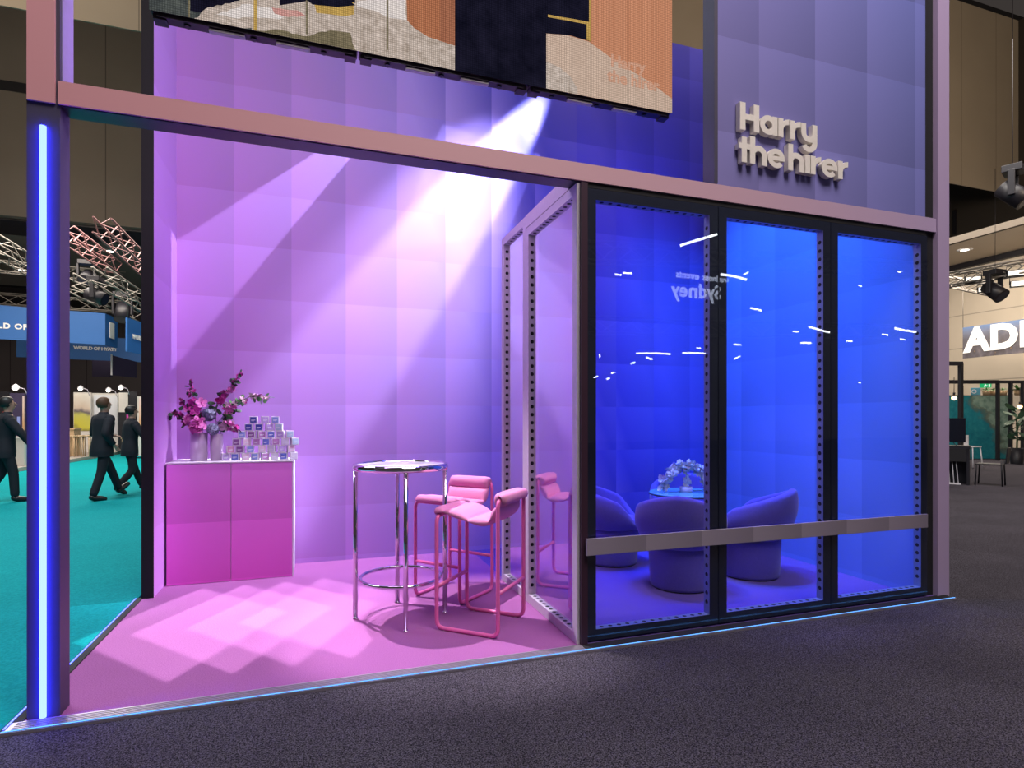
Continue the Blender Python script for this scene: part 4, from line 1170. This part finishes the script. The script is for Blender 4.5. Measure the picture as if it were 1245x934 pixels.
# ================================================================== HALL, RIGHT SIDE
XW = 30.0
M_rwall = wallmat('right_wall_beige', (.60, .52, .42), 'y', 1.62, .05, True, .62)
m = MB(); m.box(XW, XW + .3, -5, 46, 0, 17); struct(m.build('wall_far_right', M_rwall), 'beige hall wall with horizontal joints')
m = MB(); m.box(26.2, XW, -5, 46, 9.0, 9.2, 0); struct(m.build('ceiling_soffit', pbr('soffit_beige', (.50, .43, .34), .8)), 'beige soffit along the hall wall')
m = MB(); m.box(26.0, 26.2, -5, 46, 9.0, 17, 0)
for k in range(6): m.box(25.96, 26.0, 17.3 + k * .3, 17.45 + k * .3, 9.35, 10.4, 1)
struct(m.build('wall_soffit_face', [pbr('soffit_dark', (.045, .036, .028), .8), M_black]), 'dark fascia above the soffit with vent')
m = MB(); m.box(29.75, XW, -5, 46, 8.75, 9.0); struct(m.build('trim_9', M_black), 'dark joint at the top of the hall wall')
downlight(on_ceiling(1173, 303.5, 9.0), 'bright recessed light in the soffit above the city banner')

# city banner
by = [atx(1170.5, 416, 27.0).y, atx(1300, 416, 27.0).y]
bz1, bz0 = atx(1170.5, 398.5, 27).z, atx(1170.5, 436, 27).z
t = thing('city_banner', 'wide hanging banner with a city night photograph and bold white letters', 'banner', (27.0, by[0], bz0))
def city():
    n = NT('city_photo')
    vec, x, y, z = n.xyz()
    br = n.n('ShaderNodeTexVoronoi', ins={'Vector': n.n('ShaderNodeMapping', ins={0: vec, 3: (1, 2.2, 1.4)}).outputs[0], 'Scale': 2.4})
    nz = n.noise(vec, 2.4, 3)
    f = n.math('DIVIDE', z, bz1 - bz0)
    c = n.ramp(f, [(0, (.05, .04, .05)), (.35, (.10, .09, .10)), (.6, (.08, .08, .10)), (.8, (.14, .16, .24)), (1, (.10, .18, .36))])
    c2 = n.ramp(br.outputs['Distance'], [(0, (.50, .28, .12)), (.16, (.06, .05, .05)), (.6, (.10, .09, .11)), (1, (.20, .17, .18))])
    c = n.mix(n.math('MULTIPLY', n.math('SUBTRACT', 1.15, f), .75, True), c, c2)
    return n.surf(n.bsdf(**{'Base Color': c, 'Roughness': .6}).outputs[0])
m = MB(); m.box(0, .04, by[1] - by[0], 0, 0, bz1 - bz0); m.build('banner_face', city(), t)
lh = (atx(1203, 399, 27).z - atx(1203, 427.5, 27).z)
py = atx(1174, 410, 27.0).y
place_text('lettering', 'ADELAIDE', lh * 1.40, (-.02, py - by[0], atx(1174, 427.5, 27).z - bz0), (0, -1, 0), M_bannertext, t, .004, .07, 'LEFT', 1.05)
for yy in (0, (by[1] - by[0])):
    m = MB(); m.cyl((.02, yy, bz1 - bz0), (.02, yy, bz1 - bz0 + 2), .015, None, 6); m.build('wire', M_truss, t)

# rigging over the right stand
truss('level grey truss hanging before the beige wall with floodlights', atd(1130, 345, 19), atd(1262, 322, 16.5), .38)
truss('lower grey truss branch hanging before the beige wall', atd(1130, 338, 22), atd(1212, 354, 19.4), .34)
def flood(u, v, Z, label):
    p = atd(u, v, Z)
    t = thing('floodlight', label, 'light', p, math.radians(-50), 'floodlights on the hall truss')
    m = MB(); m.box(-.20, .20, -.05, .10, -.09, .09, 0, None, .01); m.build('housing', M_black, t)
    m = MB(); m.box(-.18, .18, -.056, -.0505, -.07, .07); m.build('lens', M_flood, t)
    m = MB(); m.tube([(-.21, 0, 0), (-.21, 0, .2), (.21, 0, .2), (.21, 0, 0)], .014, 6); m.build('bracket', M_black, t)
flood(1183, 340, 18, 'glowing floodlight at the near end of the hall truss, beside the end column')
flood(1198, 352, 18.9, 'glowing floodlight on the lower truss branch'); flood(1235, 332, 16.8, 'upper glowing floodlight by the frame edge'); flood(1239, 345, 16.8, 'lower glowing floodlight by the frame edge')
moving_head(atd(1209, 335, 17.2), 'black moving head light on the truss before the beige wall', 1.3, .8)
moving_head(atd(1232, 211, 11), 'black projector light hanging alone high over the hall on a wire', 1.1, .8, .4)
for nm, u, va, vb, Z, lab in (('hanging_wire', 1210, 205, 330, 17.2, 'thin wire dropping to the truss before the beige wall'), ('hanging_wire', 1231, -20, 209, 11, 'thin wire holding the lone projector light')):
    m = MB(); p0, p1 = atd(u, va, Z), atd(u, vb, Z); m.cyl(p0, p1, .008, None, 6)
    tag(m.build(nm, M_black), lab, 'wire')

# black frame stand with aerial coast picture
def P2(u, v, y): return aty(u, v, y)
YS = 12.4     # front row of the right stand
fr = thing('exhibition_gantry', 'tall black post frame of the far stand by the end column', 'frame', (0, 0, 0))
def bar(parent, p0, p1, s, mat=M_black, name='post'):
    m = MB(); p0, p1 = Vector(p0), Vector(p1)
    if abs(p1.z - p0.z) > .5: m.box(p0.x - s, p0.x + s, p0.y - s, p0.y + s, p0.z, p1.z)
    else:
        d = (p1 - p0).normalized(); n = Vector((-d.y, d.x, 0)) * s
        m.prism([p0 + n - Vector((0, 0, s)), p0 - n - Vector((0, 0, s)), p0 - n + Vector((0, 0, s)), p0 + n + Vector((0, 0, s))], p1 - p0)
    return m.build(name, mat, parent)
f0 = atz(1168, 560, -.012); 
g1 = atz(1213, 560, -.012); g2 = atz(1228.7, 560, -.012); g3 = atz(1243.5, 560, -.012); g0 = atz(1120, 560, -.012)
zt = CH + (HY - 464) * 19.6 / F
for p in (g1, g2, g3): bar(fr, p, (p.x, p.y, zt), .045)
bar(fr, (g0.x, g0.y, zt), (g1.x, g1.y, zt), .06, M_black, 'beam'); bar(fr, (g1.x, g1.y, zt), (g3.x + 2, g3.y - .6, zt), .05, M_black, 'beam')
fr2 = thing('exhibition_gantry', 'nearer black post and beam frame over the desk with the screen', 'frame', (0, 0, 0))
q1 = atz(1168, 575, -.012); zq = CH + (HY - 441.5) * (F * CH / 65) / F; q0 = atz(1120, 575, -.012)
bar(fr2, q1, (q1.x, q1.y, zq), .045); bar(fr2, (q0.x, q0.y, zq), (q1.x + .045, q1.y, zq), .05, M_black, 'beam')
def coast():
    n = NT('aerial_coast')
    vec, x, y, z = n.xyz()
    nz = n.noise(vec, 1.3, 5, .6); n2 = n.noise(vec, 5.0, 3, .6)
    f = n.math('ADD', n.math('MULTIPLY', x, .27), n.math('MULTIPLY', z, .18))
    f = n.math('ADD', f, n.math('MULTIPLY', n.math('SUBTRACT', nz.outputs[0], .5), .5))
    sea = n.ramp(n2.outputs[0], [(.3, (.0, .16, .22)), (.55, (.01, .22, .27)), (.8, (.04, .30, .32))])
    land = n.ramp(n2.outputs[0], [(.3, (.08, .16, .13)), (.55, (.22, .33, .27)), (.8, (.30, .38, .30))])
    edge = n.ramp(f, [(.80, (0, 0, 0)), (.82, (1, 1, 1))])
    shore = n.ramp(f, [(.74, (0, 0, 0)), (.79, (1, 1, 1)), (.83, (1, 1, 1)), (.86, (0, 0, 0))])
    c = n.mix(edge, sea, land); c = n.mix(n.math('MULTIPLY', shore, .7), c, (.10, .12, .09))
    return n.surf(n.bsdf(**{'Base Color': c, 'Roughness': .5}).outputs[0])
zc = CH + (HY - 480) * 20.3 / F
a_, b_ = atz(1130, 558.5, -.012), atz(1227.5, 558.5, -.012)
t = thing('aerial_mural', 'stand wall covered by an aerial picture of a turquoise coastline', 'wall panel', (a_.x, a_.y, -.012))
d = Vector((b_.x - a_.x, b_.y - a_.y, 0)); Lw = d.length; d.normalize()
t.rotation_euler = (0, 0, math.atan2(d.y, d.x))
m = MB(); m.box(0, Lw, .03, .10, 0, zc); m.build('board', M_black, t)
m = MB(); m.box(0, Lw, .015, .029, .02, zc - .01); m.build('picture', coast(), t)
def fern(u, v, y_, label, s=.5, n=16):
    p = u
    t = thing('fern', label, 'plant', p, 0, 'green plants on the far stand')
    m = MB()
    for k in range(n):
        a = 2 * PI * k / n + rnd() * .2; e = random.uniform(.2, 1.1)
        d = Vector((math.cos(a) * math.cos(e), math.sin(a) * math.cos(e), math.sin(e)))
        pts = [d * s * q + Vector((0, 0, -.35 * s * q * q)) + Vector((0, 0, .05)) for q in (0, .3, .6, .85, 1)]
        for i in range(4):
            w = Vector((-d.y, d.x, .15)) * s * .16 * (1 - i / 5)
            m.poly([pts[i] - w, pts[i] + w, pts[i + 1] + w * .8, pts[i + 1] - w * .8])
    m.build('fronds', M_leaf2, t)
    m = MB(); m.lathe([(.10, -.14), (.13, .04), (.11, .04), (.10, 0)], (0, 0, 0), 14); m.build('pot', M_wood, t)
for k, (u, lab) in enumerate(((1199, 'fern on top of the coast picture wall just beside the green exit sign'), (1208, 'fern in the middle of the row on the coast picture wall'), (1219, 'fern on the coast picture wall, by the frame post'), (1233, 'fern hanging beyond the frame corner'))):
    q = atz(u, 558, -.012); fern(Vector((q.x + .1, q.y + .05, zc + .128)) if k < 3 else atd(1238, 476, 20.5), 0, 0, lab, (.22, .17, .2, .4)[k])
q = atz(1237, 566, -.012)
t = thing('potted_plant', 'dark broad-leaved potted plant by the stand corner post', 'plant', (q.x + .7, q.y + .42, -.012), 0, 'green plants on the far stand')
m = MB(); m.lathe([(.16, 0), (.22, .5), (.19, .5), (.18, .42), (.001, .42)], (0, 0, 0), 20, 0, False); m.build('pot', M_black, t)
m = MB(); m.tube([(0, 0, .4), (.02, 0, .9), (0, .02, 1.6)], .025, 8); m.build('stem', M_stem, t)
m = MB()
for k in range(26):
    a = k * 2.4; zz = .75 + k * .04; d = Vector((math.cos(a), math.sin(a), .35)); petal(m, (0, 0, zz), rvec() + Vector((0, 0, 1)), d, .40, .17, .1)
m.build('leaves', M_leaf, t)
def signbox(label, u0, u1, v0, v1, Z, mat, name, cat):
    p = atd((u0 + u1) / 2, v1, Z); W = (u1 - u0) * Z / F; Hh = (v1 - v0) * Z / F
    t = thing(name, label, cat, p, math.radians(-50))
    m = MB(); m.box(-W / 2, W / 2, 0, .05, 0, Hh, 0, None, .005); m.build('box', mat, t)
    return t, W, Hh
t, W, Hh = signbox('small green exit sign with a white running figure above the coast picture', 1192.8, 1204, 466.3, 471.5, 21.5, emit('exit_green', (.02, .42, .14), 1.0), 'exit_sign', 'sign')
m = MB(); m.ball((-.01, -.006, Hh * .78), .017, .004, .017); 
m.box(-.02, .015, -.008, -.001, Hh * .42, Hh * .66); m.box(-.05, -.01, -.008, -.001, Hh * .18, Hh * .28); m.box(-.01, .045, -.008, -.001, Hh * .30, Hh * .40); m.box(.01, .05, -.008, -.001, Hh * .56, Hh * .63); m.box(-.055, -.01, -.008, -.001, Hh * .5, Hh * .57); m.box(.085, .13, -.008, -.001, Hh * .15, Hh * .8)
m.build('pictogram', emit('exit_white', (.9, 1, .9), 1.0), t)
t, W, Hh = signbox('small light blue sign beside the green exit sign', 1181.8, 1191, 471.5, 480.5, 20.8, pbr('blue_sign', (.10, .38, .52), .5), 'notice_sign', 'sign')
m = MB(); m.lathe([(.05, 0), (.075, 0)], (0, 0, 0), 16, 0, False); m.xform(Matrix.Translation((-.05, -.006, Hh * .5)) @ Matrix.Rotation(PI / 2, 4, 'X')); m.build('mark', M_bannertext, t)
def pendant(u, v, Z, label):
    p = atd(u, v, Z)
    t = thing('pendant_lamp', label, 'lamp', p, 0, 'warm pendant bulbs')
    m = MB(); m.ball((0, 0, 0), .07, sub=2); m.build('bulb', M_bulb, t)
    m = MB(); m.cyl((0, 0, .06), (0, 0, .16), .03, None, 10); m.build('socket', M_black, t)
    m = MB(); m.cyl((0, 0, .16), (0, 0, .62), .008, None, 6); m.build('cord', M_black, t)
pendant(1160, 484, 17, 'warm glowing pendant bulb before the coast picture'); pendant(1240, 494.5, 19, 'warm glowing pendant bulb by the frame edge')
# desk with screen
Zd = F * CH / 80
dq = atz(1179.5, 590.5, -.012)
t = thing('reception_desk', 'black reception desk beside the end column with slatted magazine rack', 'desk', (dq.x, dq.y, -.012))
t.rotation_euler = (0, 0, math.radians(-58))
hz = CH - (543 - HY) * Zd / F
m = MB(); m.box(-1.2, 0, .0, .65, hz - .05, hz + .012); m.build('desk_top', M_black, t)
m = MB(); m.box(-.06, -.01, .02, .63, 0, hz - .05); m.build('side_panel', M_black, t)
m = MB(); m.box(-1.2, -.06, .5, .55, 0, hz - .05); m.build('back_panel', M_black, t)
m = MB(); m.box(-1.2, -.06, .0, .04, hz - .32, hz - .05); m.build('apron', M_blackmatte, t)
r_ = MB()
for k in range(7): r_.cyl((-.20 - k * .075, .08, .02), (-.24 - k * .07, .12, .50), .010, None, 6)
r_.box(-.78, -.16, .06, .14, .0, .03); r_.build('wire_rack', M_white, t)
dv = thing('display_screen', 'black flat screen standing on the reception desk', 'screen', (dq.x - .42 * .53 + .30 * .85, dq.y + .42 * .85 + .30 * .53, -.012 + hz + .0125), math.radians(-58))
sw, sh = 30 * Zd / F, 30 * Zd / F
m = MB(); m.box(-.34, .34, -.02, .03, .075, .075 + .53, 0, None, .005); m.build('panel', pbr('screen_gloss', (.008, .008, .010), .12), dv)
for sx in (-1, 1):
    m = MB(); m.tube([(sx * .12, 0, .09), (sx * .15, -.02, .03), (sx * .19, -.09, .008)], .008, 6); m.tube([(sx * .15, -.02, .03), (sx * .17, .09, .008)], .008, 6); m.build('foot', M_black, dv)
# black chair
cq = atz(1205, 590, -.012)
t = thing('side_chair', 'black slim chair pulled to the reception desk', 'chair', (cq.x, cq.y, -.012), math.radians(114))
m = MB(); m.box(-.20, .24, -.21, .21, .44, .465, 0, None, .008); m.build('seat', M_black, t)
m = MB(); m.box(-.225, -.20, -.21, .21, .50, .84, 0, Matrix.Rotation(-.10, 4, 'Y'), .008); m.build('backrest', M_black, t)
for x in (-.19, .22):
    for y in (-.19, .19):
        m = MB(); m.cyl((x * 1.1, y, 0), (x, y, .45 if x > 0 else .55), .014, None, 8); m.build('leg', M_black, t)
def white_stool(p, label, h=.78):
    t = thing('white_stool', label, 'stool', p, 0, 'white chairs on the far stand')
    m = MB(); m.box(-.19, .19, -.19, .19, h - .03, h, 0, None, .01); m.build('seat', M_white, t)
    m = MB(); m.box(-.19, .19, .17, .20, h, h + .32, 0, None, .01); m.build('backrest', M_white, t)
    for x in (-1, 1):
        for y in (-1, 1):
            m = MB(); m.cyl((x * .21, y * .20, 0), (x * .16, y * .16, h - .03), .016, None, 8); m.build('leg', M_white, t)
q = atz(1180, 568, -.012); white_stool((q.x, q.y, -.012), 'white high chair half hidden behind the reception desk', .62)
q = atz(1234, 564, -.012); white_stool((q.x + .2, q.y - .55, -.012), 'white high chair between the frame posts by the potted plant', .62)

# ================================================================== THINGS BEHIND THE CAMERA THAT SHOW IN THE GLASS
def mirrored(u, v, yy):
    """real position (in front of the glass) whose reflection in the front glass is seen at (u, v)"""
    p = aty(u, v, 2 * (Y0 + .003) - yy); return Vector((p.x, yy, p.z))
p = mirrored(877, 352, -9.0); q = mirrored(772, 352, -9.0)
t = thing('hall_banner', 'pale hall banner reading the city name, seen reversed in the glass', 'banner', (p.x, -9.0, p.z))
M_reflsign = emit('emissive_lettering', (.60, .66, .85), 5.0)  # lettering given its own glow so the mirrored words show
place_text('lettering', 'Sydney', .62, (0, .0, -.32), (-1, 0, 0), M_reflsign, t, .01, .015, 'LEFT', 1.05)
place_text('lettering', 'business events', .30, (.3, .0, .25), (-1, 0, 0), M_reflsign, t, .01, .006, 'LEFT', 1.05)
m = MB(); m.box(-2.9, .5, -.12, -.06, -.62, .72); m.build('board', M_black, t)
k = 0
names = {}
for (u, v, yy, L, a) in ((851, 291, -3.5, .95, 20), (764, 332, -8, .30, 0), (753, 334, -8, .20, 0), (795, 430, -10, 1.3, 0), (845, 430, -10, 1.0, 0), (730, 431, -9, .12, 90), (893, 337, -4.5, .75, -6), (908, 333, -8, .22, 30), (920, 376, -8, .40, -8), (997, 401, -6, .80, -8), (1103, 401, -5, .85, -4), (1047, 345.5, -8, .18, 0), (1093, 331, -8, .18, 0),
                         (1077, 407, -8, .28, 0), (1098, 412, -9, .30, 0), (1033, 415, -9, .28, 0), (967, 404, -9, .30, 0), (897, 419, -9, .35, 0), (980, 417, -9, .5, 0), (896, 436, -10, .3, 20), (1048, 464, -10, .12, 0), (746, 452, -9, .14, 20), (740, 460, -9, .12, 20), (771, 440, -9, .16, 10), (790, 436, -9, .22, -15), (725, 458, -9, .16, 20), (850, 424, -9, .18, 0), (772, 300 - 0, -9, .0, 0)):
    if L == 0: continue
    p = mirrored(u, v, yy)
    t = thing('linear_light', 'small lit hall lamp facing the booth, mirrored in the lounge glass', 'light', p, 0, 'hall lamps mirrored in the glass')
    R_ = Matrix.Rotation(math.radians(-a), 4, 'Y')
    m = MB(); m.box(-L / 2 - .02, L / 2 + .02, -.09, -.02, -.05, .05); m.xform(R_); m.build('housing', M_black, t)
    m = MB(); m.box(-L / 2, L / 2, -.0195, -.012, -.026, .026); m.xform(R_); m.build('diffuser', M_lampcool, t)
truss('level truss behind the viewer carrying lamps, mirrored in the glass', mirrored(700, 396, -9), mirrored(1160, 405, -9), .45, 22)
truss('upper arc of truss behind the viewer, mirrored in the glass', mirrored(700, 306, -7), mirrored(1140, 330, -7.2), .45, 22)

# ================================================================== LIGHTS
def lookat(o, tgt):
    o.rotation_euler = (Vector(tgt) - o.location).to_track_quat('-Z', 'Y').to_euler()
def area(name, loc, tgt, size, power, col, spread=PI, sy=None):
    l = bpy.data.lights.new(name, 'AREA'); l.energy = power; l.color = col; l.size = size; l.spread = spread
    if sy: l.shape = 'RECTANGLE'; l.size_y = sy
    o = bpy.data.objects.new(name, l); COL.objects.link(o); o.location = loc; lookat(o, tgt); return o
def spot(name, loc, tgt, ang, power, col, blend=.15, r=.03):
    l = bpy.data.lights.new(name, 'SPOT'); l.energy = power; l.color = col; l.spot_size = math.radians(ang); l.spot_blend = blend; l.shadow_soft_size = r
    o = bpy.data.objects.new(name, l); COL.objects.link(o); o.location = loc; lookat(o, tgt); return o
def shutter_lamp(label, loc, corners, power, col, r=.0012, L=.34):
    """theatre lamp whose four framing shutters (a tube of four plates) cut the beam to the patch with these corners"""
    loc = Vector(loc); C = [Vector(c) - loc for c in corners]
    f = sum((c.normalized() for c in C), Vector()).normalized()
    t = thing('theatre_lamp', label, 'light', loc, 0, 'theatre lamps rigged over the booth')
    P = [c * (L / c.dot(f)) - f * L for c in C]
    cen = sum(P, Vector()) / 4
    O = [cen + (p - cen) * (1 + .016 / (p - cen).length) for p in P]
    m = MB()
    for i in range(4):
        j = (i + 1) % 4
        m.prism([P[i] + f * L, P[j] + f * L, O[j] + f * L, O[i] + f * L], -f * (L + .06))
    m.prism([o - f * .06 for o in O], -f * .16)
    m.build('housing', M_blackmatte, t)
    e = (O[0] - O[2]).normalized(); w = (O[0] - O[2]).length / 2 + .03
    m = MB(); m.tube([cen + e * w, cen + e * w + Vector((0, 0, .34)), cen - e * w + Vector((0, 0, .34)), cen - e * w], .01, 6); m.build('yoke', M_black, t)
    ang = max(math.degrees(c.angle(f)) for c in C)
    spot('lamp', loc, loc + f, ang * 2 + 8, power, col, .0, r)
    return t
truss('grey truss above the open booth holding the theatre lamps near the back wall', (-3.0, 5.10, 6.85), (4.2, 5.10, 6.85), .3, 24)
truss('grey truss above the open booth just behind the screen', (-3.0, 4.05, 6.90), (4.2, 4.05, 6.90), .3, 24)
W_ = bpy.data.worlds.new('hall'); SC.world = W_; W_.use_nodes = True
bg = W_.node_tree.nodes['Background']; bg.inputs[0].default_value = (.85, .72, .66, 1); bg.inputs[1].default_value = .05
# area lights added to fill the hall and booth front, no fixtures
area('hall_fill', (2.5, -1.2, 10.0), (2.0, 3.2, 2.0), 4, 740, (1, .90, .88))
area('hall_fill', (-6.5, 20, 8.2), (-6.0, 20, 0), 7, 1700, (1, .90, .80))
area('hall_fill', (-5.0, 8.5, 8.5), (-3.5, 7, 0), 4, 640, (.82, .95, 1))
area('hall_fill', (24, 15, 8.7), (26.5, 15, 0), 7, 1900, (1, .88, .74))
area('hall_fill', (-9, 17, 9.6), (-8, 25, 12), 4, 260, (1, .85, .68))
area('hall_fill', (13, 0, 7.5), (18, 15, 13.5), 4, 420, (1, .80, .60), math.radians(110))
area('hall_fill', (-9, 9, 11.5), (-8, 15, 12.5), 3, 420, (1, .86, .70))
area('hall_fill', (11, 7, 8.6), (11, 8.5, 0), 5, 620, (1, .93, .86))
# open booth
area('violet_fill', (.2, 4.5, 11.0), (.2, 4.7, 0), 2.0, 40, (.66, .50, 1.0))  # added overhead area light for violet ambience, no fixture there
area('booth_fill', (.5, 3.62, 3.80), (.4, 5.97, 1.1), 2.7, 32, (.82, .50, .95), PI, .12)  # unseen strip light added behind the screen to fill wall and counter
spot('key_lamp', (-.58, 5.40, 6.2), (.85, 4.00, .2), 23, 1900, (1.0, .92, 1.0), .55, .03)
WHICH = ('theatre lamp over the booth nearest the open aisle side', 'second theatre lamp from the aisle side over the booth', 'third theatre lamp from the aisle side over the booth', 'fourth theatre lamp from the aisle side, over the bar table')
for k in range(4):
    x = -.80 + k * .318
    shutter_lamp(WHICH[k], (x - .30, 5.10, 6.3), [(x + .046, 3.494, 0), (x - .66, 4.35, 0), (x - .10, 5.35, 0), (x + .60, 4.50, 0)], 1500, (1.0, 1.0, .98))
# hot beam grazing the back wall
spot('wall_beam', (3.22, 5.62, 6.15), (1.50, 5.97, 3.70), 15, 7500, (.76, .82, 1.0), .5, .03)
spot('wall_beam_soft', (2.6, 5.2, 6.2), (.45, 5.97, 1.55), 33, 2700, (.86, .80, 1.0), .8, .04)
shutter_lamp('theatre lamp throwing a slanting strip over the violet back wall', (2.3, 3.9, 6.2), [(-1.6, 5.97, 2.72), (.16, 5.97, 4.15), (.42, 5.97, 4.15), (-1.6, 5.97, 1.36)], 1100, (.74, .70, 1.0))
shutter_lamp('theatre lamp crossing the middle of the violet back wall', (2.7, 4.2, 6.3), [(1.25, 5.97, 4.5), (2.35, 5.97, 4.35), (1.97, 5.97, 3.44), (.72, 5.97, 3.12)], 320, (.78, .78, 1.0))
# lounge
area('blue_wash', (3.2, 4.5, 6.6), (3.2, 4.8, 0), 1.4, 70, (.03, .05, 1.0), math.radians(50))
spot('blue_spot', (2.1, 4.2, 6.2), (4.5, 4.9, 1.6), 50, 1500, (.04, .32, 1.0), .8, .1)
spot('lounge_key', (2.0, 5.0, 6.2), (3.4, 4.55, .4), 34, 520, (.42, .34, 1.0), .4, .03)

# ================================================================== CAMERA
cd = bpy.data.cameras.new('camera'); cam = bpy.data.objects.new('camera', cd); COL.objects.link(cam)
cam.location = (0, 0, CH)
cd.sensor_width = 36; cd.lens = 36 * F / 1245; cd.shift_y = (HY - 467) / 1245; cd.clip_end = 200
fw = Vector((B_, A_, 0)).normalized()
cam.rotation_euler = (PI / 2, 0, -math.atan2(fw.x, fw.y))
SC.camera = cam
SC.view_settings.view_transform = 'Standard'; SC.view_settings.look = 'None'
SC.view_settings.exposure = 0.0; SC.view_settings.gamma = 1.0; SC.view_settings.use_curve_mapping = False
SC.cycles.max_bounces = 8; SC.cycles.transparent_max_bounces = 16; SC.cycles.diffuse_bounces = 3
SC.cycles.sample_clamp_indirect = 4.0; SC.cycles.use_denoising = True
